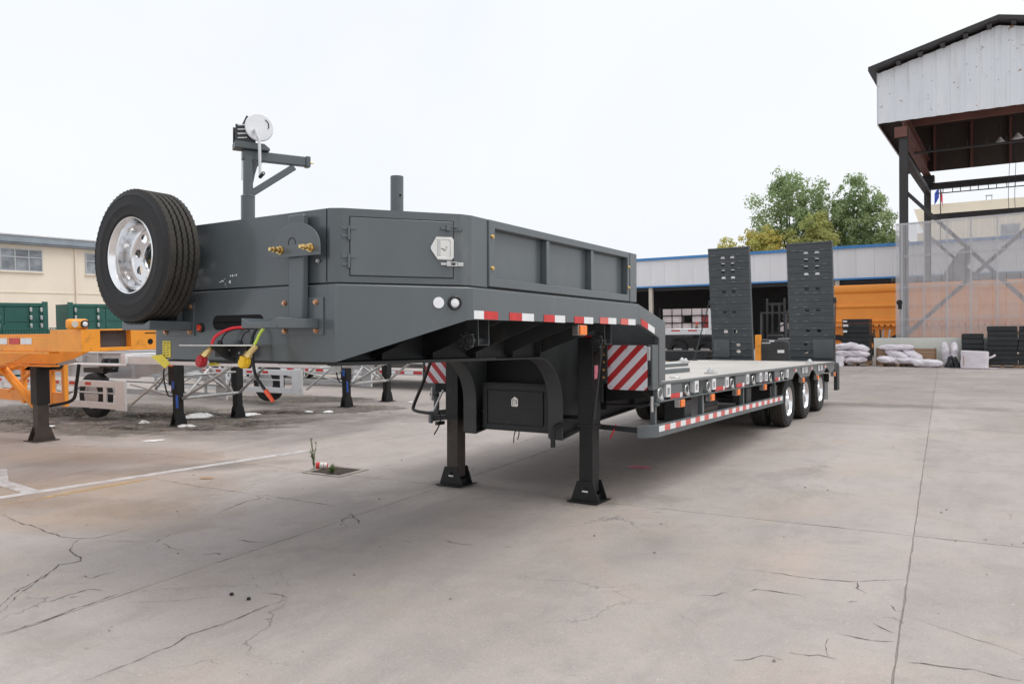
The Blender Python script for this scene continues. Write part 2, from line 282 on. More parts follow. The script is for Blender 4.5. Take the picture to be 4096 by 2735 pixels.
# ------------------------------------------------------------------ mesh helpers
class MB:
    def __init__(s): s.v = []; s.f = []; s.m = Matrix.Identity(4)
    def at(s, x=0, y=0, z=0, rz=0, rx=0, ry=0):
        s.m = Matrix.Translation((x, y, z)) @ Euler((rx, ry, rz)).to_matrix().to_4x4(); return s
    def add(s, vs, fs):
        n = len(s.v); s.v += [tuple(s.m @ Vector(p)) for p in vs]; s.f += [tuple(i + n for i in f) for f in fs]; return s
    def box(s, x0, x1, y0, y1, z0, z1):
        x0, x1 = min(x0, x1), max(x0, x1); y0, y1 = min(y0, y1), max(y0, y1); z0, z1 = min(z0, z1), max(z0, z1)
        return s.add([(x0, y0, z0), (x1, y0, z0), (x1, y1, z0), (x0, y1, z0), (x0, y0, z1), (x1, y0, z1), (x1, y1, z1), (x0, y1, z1)],
                     [(0, 3, 2, 1), (4, 5, 6, 7), (0, 1, 5, 4), (1, 2, 6, 5), (2, 3, 7, 6), (3, 0, 4, 7)])
    def prism(s, poly, axis, a, b):
        """poly: 2D points in the plane normal to axis (0: y,z  1: x,z  2: x,y), extruded from a to b"""
        def P(p, t): return (t, p[0], p[1]) if axis == 0 else ((p[0], t, p[1]) if axis == 1 else (p[0], p[1], t))
        n = len(poly); vs = [P(p, a) for p in poly] + [P(p, b) for p in poly]
        return s.add(vs, [tuple(range(n))[::-1], tuple(range(n, 2 * n))] + [(i, (i + 1) % n, n + (i + 1) % n, n + i) for i in range(n)])
    def ringprism(s, outer, inner, axis, a, b):
        """plate with one hole: outer and inner polygons with the same number of points"""
        def P(p, t): return (t, p[0], p[1]) if axis == 0 else ((p[0], t, p[1]) if axis == 1 else (p[0], p[1], t))
        n = len(outer); vs = [P(p, a) for p in outer] + [P(p, a) for p in inner] + [P(p, b) for p in outer] + [P(p, b) for p in inner]; fs = []
        for i in range(n):
            j = (i + 1) % n
            fs += [(i, j, n + j, n + i), (2 * n + i, 3 * n + i, 3 * n + j, 2 * n + j), (i, 2 * n + i, 2 * n + j, j), (n + i, n + j, 3 * n + j, 3 * n + i)]
        return s.add(vs, fs)
    def cyl(s, p0, p1, r0, r1=None, n=16, caps=True):
        r1 = r0 if r1 is None else r1; p0, p1 = Vector(p0), Vector(p1); d = (p1 - p0).normalized()
        u = d.orthogonal().normalized(); w = d.cross(u); vs = []
        for p, r in ((p0, r0), (p1, r1)):
            for i in range(n): a = 2 * math.pi * i / n; vs.append(tuple(p + (u * math.cos(a) + w * math.sin(a)) * r))
        fs = [(i, (i + 1) % n, n + (i + 1) % n, n + i) for i in range(n)]
        if caps: fs += [tuple(range(n))[::-1], tuple(range(n, 2 * n))]
        return s.add(vs, fs)
    def tube(s, pts, r, n=8, radii=None):
        pts = [Vector(p) for p in pts]; rings = []; up = None
        for i, p in enumerate(pts):
            d = (pts[min(i + 1, len(pts) - 1)] - pts[max(i - 1, 0)]).normalized()
            if up is None: up = d.orthogonal().normalized()
            up = (up - d * up.dot(d)).normalized(); w = d.cross(up); rr = radii[i] if radii else r
            rings.append([tuple(p + (up * math.cos(2 * math.pi * k / n) + w * math.sin(2 * math.pi * k / n)) * rr) for k in range(n)])
        vs = [q for g in rings for q in g]; fs = []
        for i in range(len(pts) - 1):
            for k in range(n): fs.append((i * n + k, i * n + (k + 1) % n, (i + 1) * n + (k + 1) % n, (i + 1) * n + k))
        fs += [tuple(range(n))[::-1], tuple(range((len(pts) - 1) * n, len(pts) * n))]
        return s.add(vs, fs)
    def bar(s, p0, p1, w, h):
        """rectangular bar between two points; w across, h in the upward sense"""
        p0, p1 = Vector(p0), Vector(p1); d = (p1 - p0).normalized(); side = d.cross(Vector((0, 0, 1)))
        side = Vector((1, 0, 0)) if side.length < 1e-4 else side.normalized(); up = side.cross(d)
        vs = [tuple(p + side * a * w / 2 + up * b * h / 2) for p in (p0, p1) for a, b in ((-1, -1), (1, -1), (1, 1), (-1, 1))]
        return s.add(vs, [(0, 1, 2, 3), (7, 6, 5, 4), (0, 4, 5, 1), (1, 5, 6, 2), (2, 6, 7, 3), (3, 7, 4, 0)])
    def lathe(s, prof, n=32, axis=1, close=False, zig=None):
        """prof: (radius, along) points, spun round the axis"""
        vs = []; k = len(prof)
        for i in range(n):
            a = 2 * math.pi * i / n
            for j, (r, t) in enumerate(prof):
                if zig: t += zig[j] * (1 if i % 2 else -1)
                c, q = r * math.cos(a), r * math.sin(a)
                vs.append((t, c, q) if axis == 0 else ((c, t, q) if axis == 1 else (c, q, t)))
        fs = []; kk = k if close else k - 1
        for i in range(n):
            for j in range(kk): fs.append((i * k + j, i * k + (j + 1) % k, ((i + 1) % n) * k + (j + 1) % k, ((i + 1) % n) * k + j))
        return s.add(vs, fs)
    def torus(s, c, R_, r, axis=0, n=20, m=8, arc=(0, 2 * math.pi)):
        full = abs(arc[1] - arc[0] - 2 * math.pi) < 1e-6; pts = []
        for i in range(n + (0 if full else 1)):
            a = arc[0] + (arc[1] - arc[0]) * i / n; ca, sa = R_ * math.cos(a), R_ * math.sin(a)
            pts.append((c[0], c[1] + ca, c[2] + sa) if axis == 0 else ((c[0] + ca, c[1], c[2] + sa) if axis == 1 else (c[0] + ca, c[1] + sa, c[2])))
        if full: pts.append(pts[0])
        return s.tube(pts, r, m)
    def build(s, name, mat, parent=None, smooth=True, bevel=0, seg=2, sharp=38, **kw):
        me = bpy.data.meshes.new(name); me.from_pydata(s.v, [], s.f); me.validate(); me.update()
        bm = bmesh.new(); bm.from_mesh(me); bmesh.ops.recalc_face_normals(bm, faces=bm.faces); bm.to_mesh(me); bm.free()
        if smooth: me.shade_smooth(); me.set_sharp_from_angle(angle=R(sharp))
        me.materials.append(M[mat] if isinstance(mat, str) else mat)
        o = bpy.data.objects.new(name, me); COL.objects.link(o)
        if parent: o.parent = parent
        if bevel:
            b = o.modifiers.new('bevel', 'BEVEL'); b.width = bevel; b.segments = seg; b.limit_method = 'ANGLE'; b.angle_limit = R(40); b.use_clamp_overlap = True
        for k, v in kw.items(): o[k] = v
        return o
def empty(name, loc=(0, 0, 0), rz=0, label=None, category=None, group=None):
    o = bpy.data.objects.new(name, None); COL.objects.link(o); o.location = loc; o.rotation_euler = (0, 0, rz); o.empty_display_size = .2
    tag(o, label, category, group); return o
def tag(o, label=None, category=None, group=None, kind=None):
    if label: o['label'] = label
    if category: o['category'] = category
    if group: o['group'] = group
    if kind: o['kind'] = kind
    return o
def copy_of(o, parent=None, loc=None, rot=None, scale=None):
    c = o.copy(); COL.objects.link(c); c.parent = parent
    if loc is not None: c.location = loc
    if rot is not None: c.rotation_euler = rot
    if scale is not None: c.scale = scale
    for ch in [q for q in bpy.data.objects if q.parent == o]: copy_of(ch, c)
    return c
def spline(pts, k=8):
    P = [Vector(p) for p in pts]; P = [P[0] * 2 - P[1]] + P + [P[-1] * 2 - P[-2]]; outp = []
    for i in range(1, len(P) - 2):
        for j in range(k):
            t = j / k; a, b, c, d = P[i - 1:i + 3]
            outp.append(.5 * ((2 * b) + (c - a) * t + (2 * a - 5 * b + 4 * c - d) * t * t + (3 * b - a - 3 * c + d) * t ** 3))
    return outp + [P[-2]]
def rrect(x0, x1, z0, z1, r, n=4):
    o = []
    for cx, cz, a0 in ((x1 - r, z1 - r, 0), (x0 + r, z1 - r, 90), (x0 + r, z0 + r, 180), (x1 - r, z0 + r, 270)):
        for i in range(n + 1): a = R(a0 + 90 * i / n); o.append((cx + r * math.cos(a), cz + r * math.sin(a)))
    return o
def circ(cx, cz, r, n=16, a0=0): return [(cx + r * math.cos(a0 + 2 * math.pi * i / n), cz + r * math.sin(a0 + 2 * math.pi * i / n)) for i in range(n)]
def hexbolt(mb, p, axis, r, h):
    d = Vector(axis); p = Vector(p); mb.cyl(p, p + d * h * .35, r * 1.35, n=12); mb.cyl(p + d * h * .35, p + d * h, r, n=6); return mb
# ================================================================== ground, slabs, lines, cracks
gnd = MB().add([(-400, -200, -.03), (400, -200, -.03), (400, 700, -.03), (-400, 700, -.03)], [(0, 1, 2, 3)]).build('ground', 'concrete', smooth=False)
tag(gnd, kind='structure')
SROT = R(3.4); SX = [-29.6, -24.75, -19.9, -15.05, -9.85, -5.03, -.235, 4.55, 9.3]; SY = [-7.1, .15, 7.40, 14.72, 21.9, 29.2, 36.4, 43.6]
def slab_poly(x0, x1, y0, y1, gap):
    x0 += gap; x1 -= gap; y0 += gap; y1 -= gap; pts = []
    for (ax, ay, bx, by) in ((x0, y0, x1, y0), (x1, y0, x1, y1), (x1, y1, x0, y1), (x0, y1, x0, y0)):
        n = int(max(abs(bx - ax), abs(by - ay)) / .12)
        for i in range(n):
            t = i / n; j = random.gauss(0, .0022) + (random.random() < .06) * random.uniform(0, .014)
            px, py = ax + (bx - ax) * t, ay + (by - ay) * t
            if ay == by: py += j if ay == y0 else -j
            else: px += -j if ax == x1 else j
            pts.append((px, py))
    return pts
for i in range(len(SX) - 1):
    for j in range(len(SY) - 1):
        mb = MB().at(0, 0, 0, rz=SROT)
        mb.prism(slab_poly(SX[i], SX[i + 1], SY[j], SY[j + 1], .0052), 2, -.029, 0)
        mb.build('concrete_slab', 'concrete', gnd, smooth=False)
MB().at(0, 0, 0, rz=SROT).box(SX[0], SX[-1], SY[0], SY[-1], -.0285, -.006).build('joint_filling', 'joint_dirt', gnd, smooth=False)

def ribbon(pts, w, z, name, mat, parent, jitter=.3, step=.06, fade=True, wob=.016):
    P = []
    for a, b in zip(pts[:-1], pts[1:]):
        a, b = Vector((*a, 0)), Vector((*b, 0)); n = max(1, int((b - a).length / step))
        for i in range(n): P.append(a.lerp(b, i / n))
    P.append(Vector((*pts[-1], 0))); vs = []; ed = []; n = len(P)
    for i, p in enumerate(P):
        d = (P[min(i + 1, n - 1)] - P[max(i - 1, 0)]).normalized(); s = Vector((-d.y, d.x, 0))
        q = p + s * random.uniform(-1, 1) * wob * (0 < i < n - 1)
        ww = w * random.uniform(1 - jitter, 1 + jitter) * (min(1, .25 + 3.0 * min(i, n - 1 - i) / n) if fade else 1)
        vs += [(q.x + s.x * ww / 2, q.y + s.y * ww / 2, z), (q.x - s.x * ww / 2, q.y - s.y * ww / 2, z)]; ed += [1, 1]
    o = MB().add(vs, [(2 * i, 2 * i + 1, 2 * i + 3, 2 * i + 2) for i in range(n - 1)]).build(name, mat, parent, smooth=False)
    at = o.data.attributes.new('edge', 'FLOAT', 'POINT'); at.data.foreach_set('value', ed); return o
CRACKS = [(9, [(-8.57, 3.81), (-8.14, 3.74), (-7.78, 3.73), (-7.45, 3.67), (-7.16, 3.68), (-6.96, 3.72), (-6.86, 3.8), (-6.87, 4.03), (-6.91, 4.25)]), (10, [(-6.96, 3.72), (-6.83, 3.58), (-6.66, 3.48), (-6.4, 3.41), (-6.29, 3.37), (-6.33, 3.22), (-6.12, 3.01), (-6.03, 2.84), (-5.87, 2.65), (-5.73, 2.53)]), (6, [(-6.25, 3.12), (-5.85, 2.7), (-5.7, 2.56), (-5.61, 2.47)]), (8, [(-5.68, 4.42), (-5.52, 4.41), (-5.4, 4.46)]), (10, [(-5.57, 3.96), (-5.49, 4.03), (-5.42, 4.04)]), (9, [(-5.52, 2.76), (-5.54, 2.88), (-5.54, 3.02), (-5.43, 3.06)]), (12, [(-5.48, 2.84), (-5.47, 2.88), (-5.46, 2.91)]), (9, [(-5.2, 2.29), (-5.18, 2.38), (-5.19, 2.52), (-5.2, 2.64), (-5.22, 2.75), (-5.23, 2.83), (-5.27, 3.0), (-5.25, 3.14)]), (7, [(-4.12, 2.23), (-4.12, 2.34), (-4.11, 2.47), (-4.13, 2.61), (-4.13, 2.73), (-4.17, 2.87), (-4.14, 3.06), (-4.16, 3.23), (-4.16, 3.37), (-4.14, 3.54), (-4.16, 3.64)]), (5, [(-4.13, 3.07), (-4.13, 3.2), (-4.14, 3.33), (-4.14, 3.43)]), (5, [(-4.38, 3.61), (-4.24, 3.63), (-4.16, 3.63)]), (8, [(-5.87, 3.17), (-5.76, 3.17), (-5.76, 3.35)]), (9, [(-6.69, 4.93), (-6.77, 5.2), (-6.86, 5.44), (-6.86, 5.66)]), (6, [(-6.24, 3.98), (-6.37, 4.21)]), (6, [(-6.17, 4.02), (-5.9, 3.94), (-5.84, 3.99)]), (7, [(-6.93, 5.72), (-6.4, 5.73), (-6.01, 5.73), (-5.63, 5.72)]), (8, [(-9.0, 5.68), (-8.2, 5.65), (-7.59, 5.66), (-7.08, 5.69), (-6.89, 5.69)]), (5, [(-6.64, 3.81), (-6.52, 3.86), (-6.34, 3.93)]), (3, [(-5.06, 3.03), (-4.89, 3.11), (-4.74, 3.27), (-4.58, 3.42)]), (9, [(-5.49, 5.6), (-5.29, 5.44), (-5.11, 5.33)]), (6, [(-5.47, 5.57), (-5.35, 5.34), (-5.12, 5.18)]), (7, [(-1.66, 5.75), (-1.42, 5.82), (-1.15, 5.82), (-0.93, 5.88), (-0.72, 6.04), (-0.58, 6.12)]), (7, [(-1.5, 5.31), (-1.47, 5.38), (-1.32, 5.41), (-1.2, 5.43), (-1.13, 5.39)]), (6, [(-0.9, 5.89), (-0.89, 5.75), (-0.8, 5.67)]), (6, [(-0.89, 5.43), (-0.83, 5.49)]), (6, [(-0.85, 4.88), (-0.74, 4.87), (-0.64, 4.88), (-0.55, 4.91)]), (8, [(-1.02, 4.45), (-0.95, 4.47), (-0.91, 4.46), (-0.88, 4.51), (-0.79, 4.5)]), (6, [(-1.25, 4.2), (-1.18, 4.26), (-1.14, 4.33), (-1.08, 4.35), (-1.03, 4.34)]), (7, [(-0.46, 4.66), (-0.4, 4.67), (-0.28, 4.68), (-0.15, 4.71), (0.06, 4.71)]), (3, [(-0.5, 5.36), (-0.35, 5.28), (-0.16, 5.18), (0.07, 5.07)]), (4, [(-1.76, 5.09), (-1.66, 5.13), (-1.59, 5.27)]), (7, [(-0.7, 5.13), (-0.62, 5.09), (-0.57, 5.04)]), (6, [(-0.65, 5.54), (-0.6, 5.44), (-0.55, 5.49)]), (6, [(-0.66, 5.29), (-0.6, 5.29), (-0.53, 5.23)]), (4, [(-0.84, 4.5), (-0.87, 4.76), (-0.79, 4.79)]), (7, [(-4.09, 5.3), (-3.96, 5.27), (-3.76, 5.3)]), (6, [(-3.56, 5.35), (-3.5, 5.38), (-3.44, 5.42)]), (7, [(-4.41, 5.09), (-4.27, 5.08)]), (8, [(-6.39, 9.89), (-6.4, 10.38), (-6.44, 11.02)]), (7, [(-5.68, 8.15), (-5.45, 8.2)])]
for w, pts in CRACKS:
    ph = random.uniform(0, 90); q = []
    for a_, b_ in zip(pts[:-1], pts[1:]):          # jagged path between the surveyed points
        n_ = max(2, int(math.dist(a_, b_) / .035))
        for i_ in range(n_): t_ = i_ / n_; x_, y_ = a_[0] + (b_[0] - a_[0]) * t_, a_[1] + (b_[1] - a_[1]) * t_; q.append((x_ + .030 * noise.noise(Vector((x_ * 5, y_ * 5, ph))) + .014 * noise.noise(Vector((x_ * 17, y_ * 17, ph))), y_ + .030 * noise.noise(Vector((x_ * 5, y_ * 5, ph + 9))) + .014 * noise.noise(Vector((x_ * 17, y_ * 17, ph + 9)))))
    q.append(pts[-1]); ribbon(q, w * .00118, .003, 'crack', 'crack_dark', gnd, .7, .03, True, .002)
def patch(cx, cy, rx, ry, z, name, mat, rz=0, n=40, irr=.25):
    """irregular patch whose cover thins out towards its rim"""
    vs = [(cx, cy, z)]; ed = [1.0]; rings = 5; ph = random.uniform(0, 99)
    for k in range(1, rings + 1):
        for i in range(n):
            a = 2 * math.pi * i / n; f = k / rings * (1 + irr * noise.noise(Vector((math.cos(a) * 1.7 + ph, math.sin(a) * 1.7, ph))))
            x, y = rx * f * math.cos(a), ry * f * math.sin(a); vs.append((cx + x * math.cos(rz) - y * math.sin(rz), cy + x * math.sin(rz) + y * math.cos(rz), z)); ed.append(1 - (k / rings) ** 2)
    fs = [(0, 1 + i, 1 + (i + 1) % n) for i in range(n)]
    for k in range(rings - 1):
        for i in range(n): fs.append((1 + k * n + i, 1 + (k + 1) * n + i, 1 + (k + 1) * n + (i + 1) % n, 1 + k * n + (i + 1) % n))
    o = MB().add(vs, fs).build(name, mat, gnd, smooth=False); at = o.data.attributes.new('edge', 'FLOAT', 'POINT'); at.data.foreach_set('value', ed); return o
ribbon([(-9.62, 3.2), (-9.465, 4.177), (-8.89, 7.613), (-8.80, 8.1)], .16, .004, 'painted_line', 'line_white', gnd, .04, .2, False, .004)
ribbon([(-8.80, 8.1), (-8.40, 10.6), (-7.9, 13.5)], .14, .004, 'painted_line', 'line_white_faint', gnd, .08, .2, False, .006)
ribbon([(-11.4, 5.02), (-10.42, 4.60), (-9.40, 4.50)], .18, .005, 'painted_line', 'line_white', gnd, .05, .2, False, .004)
ribbon([(-12.6, 5.9), (-11.3, 6.55), (-10.6, 6.9)], .15, .004, 'painted_line', 'line_white_faint', gnd, .05, .2, False, .004)
ribbon([(-9.06, 4.05), (-9.013, 4.328), (-8.955, 5.626), (-8.93, 5.75)], .09, .004, 'painted_line', 'line_yellow', gnd, .1, .15, True, .006)
DIRT = ((-14.2, 9.6, 2.6, 1.2, .15), (-16.6, 9.9, 3.4, 1.5, .1), (-12.7, 12.2, 1.9, .9, .75), (-12.0, 10.2, 1.0, .5, 1.0), (-14.6, 7.9, 2.2, .7, .05), (-18.5, 8.8, 3.2, 1.5, 0), (-11.9, 9.3, 1.1, .35, .7), (-15.4, 13.6, 2.6, .9, .3), (-13.4, 11.0, 1.6, .7, .6), (-16.8, 7.5, 2.0, .7, -.1), (-13.2, 8.6, 1.3, .4, .4))
for a in DIRT:
    patch(a[0], a[1], a[2], a[3], .005, 'dirt_patch', 'dirt', a[4])
for a in ((-16, 11, 7, 3.4, .1), (-13, 8.4, 3, 1.2, .2), (-9.2, 6.4, 1.6, .5, .9), (-2.2, 18, 3, .5, .05), (-11.5, 11, 3, 1.2, .6)):
    patch(a[0], a[1], a[2], a[3], .0015, 'ground_stain_and_shade', 'dirt_and_foot_shade', a[4])

for a in ((-2, 24, 9, 6.5, .05), (1.5, 16.5, 3, 2.2, 0), (-7.5, 20, 3, 5, 0)): patch(a[0], a[1], a[2], a[3], .0012, 'ground_stain_and_shade', 'grey_film', a[4])
for a in ((-9.4, 4.6, 2.8, 1.3, .3), (-8.0, 4.2, 1.8, .7, .2), (-11.5, 6.2, 2.2, .9, .4)): patch(a[0], a[1], a[2], a[3], .0022, 'ground_stain_and_shade', 'tan_film', a[4])

for x_ in (-3.664, -5.388): patch(x_, 7.2, .33, .33, .0024, 'ground_stain_and_shade', 'dirt_and_foot_shade')  # contact shadow of the landing feet, painted on as soft dark patches

# ================================================================== low-bed trailer
TR = empty('lowbed_semi_trailer', (-4.5257, 3.5045, .1072), label='dark grey gooseneck lowbed semi trailer with raised rear ramps in the foreground', category='trailer')
TR.rotation_euler = (-TILT, 0, 0)
def both(fn):
    for s in (1, -1): fn(s)
# ---- gooseneck lower body
def mirr(pts): return [(-x, y, z) for x, y, z in pts]
gb = MB()
def shell(loop, top, bots, cap=True):
    n = len(loop); vs = [(x, y, top) for x, y in loop] + [(x, y, b) for (x, y), b in zip(loop, bots)]
    fs = [(i, i + 1, n + i + 1, n + i) for i in range(n - 1)]
    if cap: fs.append(tuple(range(n)))
    return vs, fs
plan = [(-1.5, 3.5), (-1.5, .73), (-1.485, .685), (-.985, .032), (-.955, 0), (.955, 0), (.985, .032), (1.485, .685), (1.5, .73), (1.5, 3.5)]
bots = [1.822, 1.800, 1.795, 1.535, 1.522, 1.522, 1.535, 1.795, 1.800, 1.822]
vs, fs = shell(plan, 2.018, bots); gb.add(vs, fs)
# bottom lip folded inwards
inner = [(-1.44, 3.5), (-1.44, .75), (-1.43, .72), (-.95, .09), (-.93, .06), (.93, .06), (.95, .09), (1.43, .72), (1.44, .75), (1.44, 3.5)]
n = len(plan)
gb.add([(x, y, b) for (x, y), b in zip(plan, bots)] + [(x, y, b + .004) for (x, y), b in zip(inner, bots)], [(i, i + 1, n + i + 1, n + i) for i in range(n - 1)])
body = gb.build('gooseneck_body', 'grey_paint', TR, bevel=.012, seg=3, sharp=14)
# suzie slot, nose details
sl = MB().prism(rrect(-.262, .283, 1.735, 1.838, .05, 5), 1, -.0015, .01).build('hose_slot', 'void', TR, smooth=False)
MB().prism(rrect(-.25, .271, 1.746, 1.827, .045, 5), 1, -.0035, -.002).build('slot_opening', 'void', sl, smooth=False)
def skirt(s):
    x0, x1 = (1.44, 1.5) if s > 0 else (-1.5, -1.44)
    o = MB().prism([(3.502, 1.824), (4.03, 1.69), (4.03, 1.245), (4.204, 1.245), (4.204, 1.861), (3.502, 2.018)], 0, x0, x1).build('gooseneck_side_plate', 'grey_paint', TR, bevel=.006)
both(skirt)
MB().box(-1.43, 1.43, 4.06, 4.19, 1.245, 1.845).build('gooseneck_end_wall', 'grey_paint_dusty', TR, bevel=.006)
MB().box(-.90, .90, .07, 1.9, 1.502, 1.518).build('king_pin_plate', 'dark_chassis', TR)
MB().cyl((0, .95, 1.41), (0, .95, 1.50), .045, n=18).build('king_pin', 'zinc', TR)
# ---- main beams
def beam(s):
    xc = .55 * s
    arc = [(3.03 + .52 * math.sin(a), .98 + .52 * math.cos(a)) for a in [R(7.5 * i) for i in range(13)]]
    low = [(.30, 1.5)] + arc + [(3.55, .64)]
    web = [(.30, 1.985)] + low + [(4.4, .765), (5.5, .836), (9.5, .86), (13.8, 1.0), (13.8, 1.2), (4.25, 1.2), (4.05, 1.985)]
    o = MB().prism(web, 0, xc - .009, xc + .009).build('main_beam', 'dark_chassis', TR, smooth=False)
    fl = MB()
    def strip(path, w, t):
        k = len(path); vs = []
        for i, (y, z) in enumerate(path):
            a, b = path[max(i - 1, 0)], path[min(i + 1, k - 1)]; d = Vector((b[0] - a[0], b[1] - a[1])).normalized(); nn = Vector((-d.y, d.x))
            for sx in (-w / 2, w / 2): vs += [(xc + sx, y, z), (xc + sx, y - nn.x * t, z - nn.y * t)]
        fs = []
        for i in range(k - 1):
            a, b = 4 * i, 4 * i + 4; fs += [(a, a + 2, b + 2, b), (a + 1, b + 1, b + 3, a + 3), (a, b, b + 1, a + 1), (a + 2, a + 3, b + 3, b + 2)]
        fs += [(0, 1, 3, 2), (4 * k - 4, 4 * k - 2, 4 * k - 1, 4 * k - 3)]; fl.add(vs, fs)
    strip(low, .172, .016); strip([(3.55, .64), (4.4, .765), (5.5, .836), (9.5, .86), (13.8, 1.0)], .15, .016)
    fl.build('beam_flange', 'chassis_grey', o, bevel=.003)
    for y in (.8, 1.4, 2.0, 2.6, 3.1): MB().box(xc + .012 * s, xc + .075 * s, y, y + .012, 1.505, 1.98).build('web_stiffener', 'dark_chassis', o, smooth=False)
    for y in (4.6, 5.4, 6.2, 7.0, 7.8, 8.6): MB().box(xc + .012 * s, xc + .075 * s, y, y + .012, .87, 1.19).build('web_stiffener', 'dark_chassis', o, smooth=False)
both(beam)
for y in (.75, 1.35, 1.95, 2.55, 3.15):
    for s in (1, -1): MB().prism([(.562 * s, 1.53), (.562 * s, 1.985), (1.438 * s, 1.985), (1.438 * s, 1.85)], 1, y, y + .014).build('gooseneck_outrigger', 'dark_chassis', TR, smooth=False)
for y in (.6, 1.8, 3.0): MB().box(-.54, .54, y, y + .08, 1.62, 1.98).build('cross_member', 'dark_chassis', TR)
MB().box(-.538, .538, 3.86, 3.90, .66, 1.985).build('front_bulkhead', 'belly_black', TR)
for y in (4.6, 5.5, 6.4, 7.3, 8.2, 9.1, 10.0, 10.95, 12.25, 13.3):
    for s in (1, -1): MB().prism([(.562 * s, .96), (.562 * s, 1.19), (1.41 * s, 1.19), (1.41 * s, 1.06)], 1, y, y + .012).build('deck_outrigger', 'dark_chassis', TR, smooth=False)
# ---- toolbox between the beams
tb = MB().box(-.445, .445, 3.63, 3.855, .675, 1.19).build('toolbox', 'dark_chassis', TR, bevel=.008)
MB().ringprism([(-.43, .69), (.43, .69), (.43, 1.175), (-.43, 1.175)], [(-.37, .74), (.37, .74), (.37, 1.13), (-.37, 1.13)], 1, 3.618, 3.63).build('toolbox_frame', 'dark_chassis', tb, bevel=.003)
td = MB().box(-.355, .355, 3.612, 3.63, .755, 1.115).build('toolbox_door', 'dark_chassis', tb, bevel=.004)
def paddle(mb, w, h):
    """paddle latch face in local x (across) / z (up), front at -y"""
    outer = [(-w * .5, h * .06), (-w * .26, h * .5), (w * .40, h * .5), (w * .5, h * .40), (w * .5, -h * .40), (w * .40, -h * .5), (-w * .20, -h * .5), (-w * .5, -h * .06)]
    inner = [(-w * .30, h * .22), (-w * .28, h * .38), (w * .30, h * .38), (w * .36, h * .32), (w * .36, -h * .32), (w * .30, -h * .38), (-w * .18, -h * .38), (-w * .30, -h * .16)]
    mb.ringprism(outer, inner, 1, -.010, 0); mb.prism(inner, 1, -.002, 0); return mb
lk = MB().at(.005, 3.611, 1.0, ry=R(90)); paddle(lk, .105, .085); lt = lk.build('paddle_latch', 'stainless', tb, bevel=.002)
MB().box(-.02, .03, 3.599, 3.608, .975, 1.02).build('latch_handle', 'zinc', lt, bevel=.003)
for s in (1, -1): MB().tube(spline([(.02 * s - .02, 3.7, .68), (.03 * s - .02, 3.68, .63), (.025 * s - .02, 3.66, .56 + .02 * s)]), .006).build('loose_wire', 'hose_black', tb)

# ---- cargo box on the gooseneck
bx = MB()
bplan = [(-1.48, .93), (-1.48, .74), (-1.455, .66), (-.965, .055), (-.895, .012), (.895, .012), (.965, .055), (1.455, .66), (1.48, .74), (1.48, .93)]
vs, fs = shell(bplan, 2.502, [2.03] * len(bplan), False); bx.add(vs, fs)
ip = [(x * .985, y + .02, z) for (x, y), z in zip(bplan, [0] * 10)]
n = len(bplan)
bx.add([(x, y, 2.502) for x, y in bplan] + [(x * .982, y + .028, 2.502) for x, y in bplan] + [(x * .982, y + .028, 2.40) for x, y in bplan],
       [(i, i + 1, n + i + 1, n + i) for i in range(n - 1)] + [(n + i, n + i + 1, 2 * n + i + 1, 2 * n + i) for i in range(n - 1)])
box_o = bx.build('cargo_box', 'grey_paint', TR, bevel=.004, sharp=14)
MB().box(-1.40, 1.40, .75, 3.45, 2.36, 2.40).build('box_floor', 'grey_paint_dusty', box_o)
MB().prism([(-1.40, .74), (-.9, .05), (.9, .05), (1.40, .74)], 2, 2.36, 2.399).build('box_front_floor', 'grey_paint_dusty', box_o, smooth=False)
MB().prism([(x * .99, y + .01) for x, y in bplan], 2, 2.019, 2.031).build('box_plinth', 'black_steel', TR, smooth=False)
MB().box(-1.465, 1.465, .945, 3.45, 2.019, 2.031).build('box_plinth', 'black_steel', TR, smooth=False)
for s in (1, -1): MB().box(.866 * s, .872 * s, .0095, .02, 2.034, 2.499).build('panel_seam', 'void', box_o, smooth=False)
MB().box(-1.42, 1.42, 3.40, 3.46, 2.034, 2.50).build('rear_panel', 'grey_paint', box_o)
def side(s):
    x = lambda a, b: sorted((a * s, b * s))
    X0, X1 = x(1.40, 1.432); sp = MB().box(X0, X1, .945, 3.40, 2.034, 2.498).build('side_board', 'grey_paint', TR)
    X0, X1 = x(1.432, 1.492); f = MB()
    f.ringprism([(.935, 2.034), (3.30, 2.034), (3.30, 2.502), (.935, 2.502)], [(1.012, 2.098), (3.262, 2.098), (3.262, 2.446), (1.012, 2.446)], 0, X0, X1)
    f.build('board_frame', 'grey_paint', sp, bevel=.006)
    for y in (1.745, 2.515): MB().box(X0, X1 - .008 * (s > 0), y, y + .046, 2.099, 2.445).build('board_rib', 'grey_paint', sp, bevel=.004)
    X0, X1 = x(1.40, 1.497); MB().box(X0, X1, 3.306, 3.465, 2.034, 2.502).build('rear_post', 'grey_paint', sp, bevel=.008)
    for y, z in ((.973, 2.385), (.973, 2.165), (3.281, 2.36), (3.281, 2.165)): hexbolt(MB(), (1.492 * s, y, z), (s, 0, 0), .011, .014).build('bolt', 'brass', sp)
both(side)
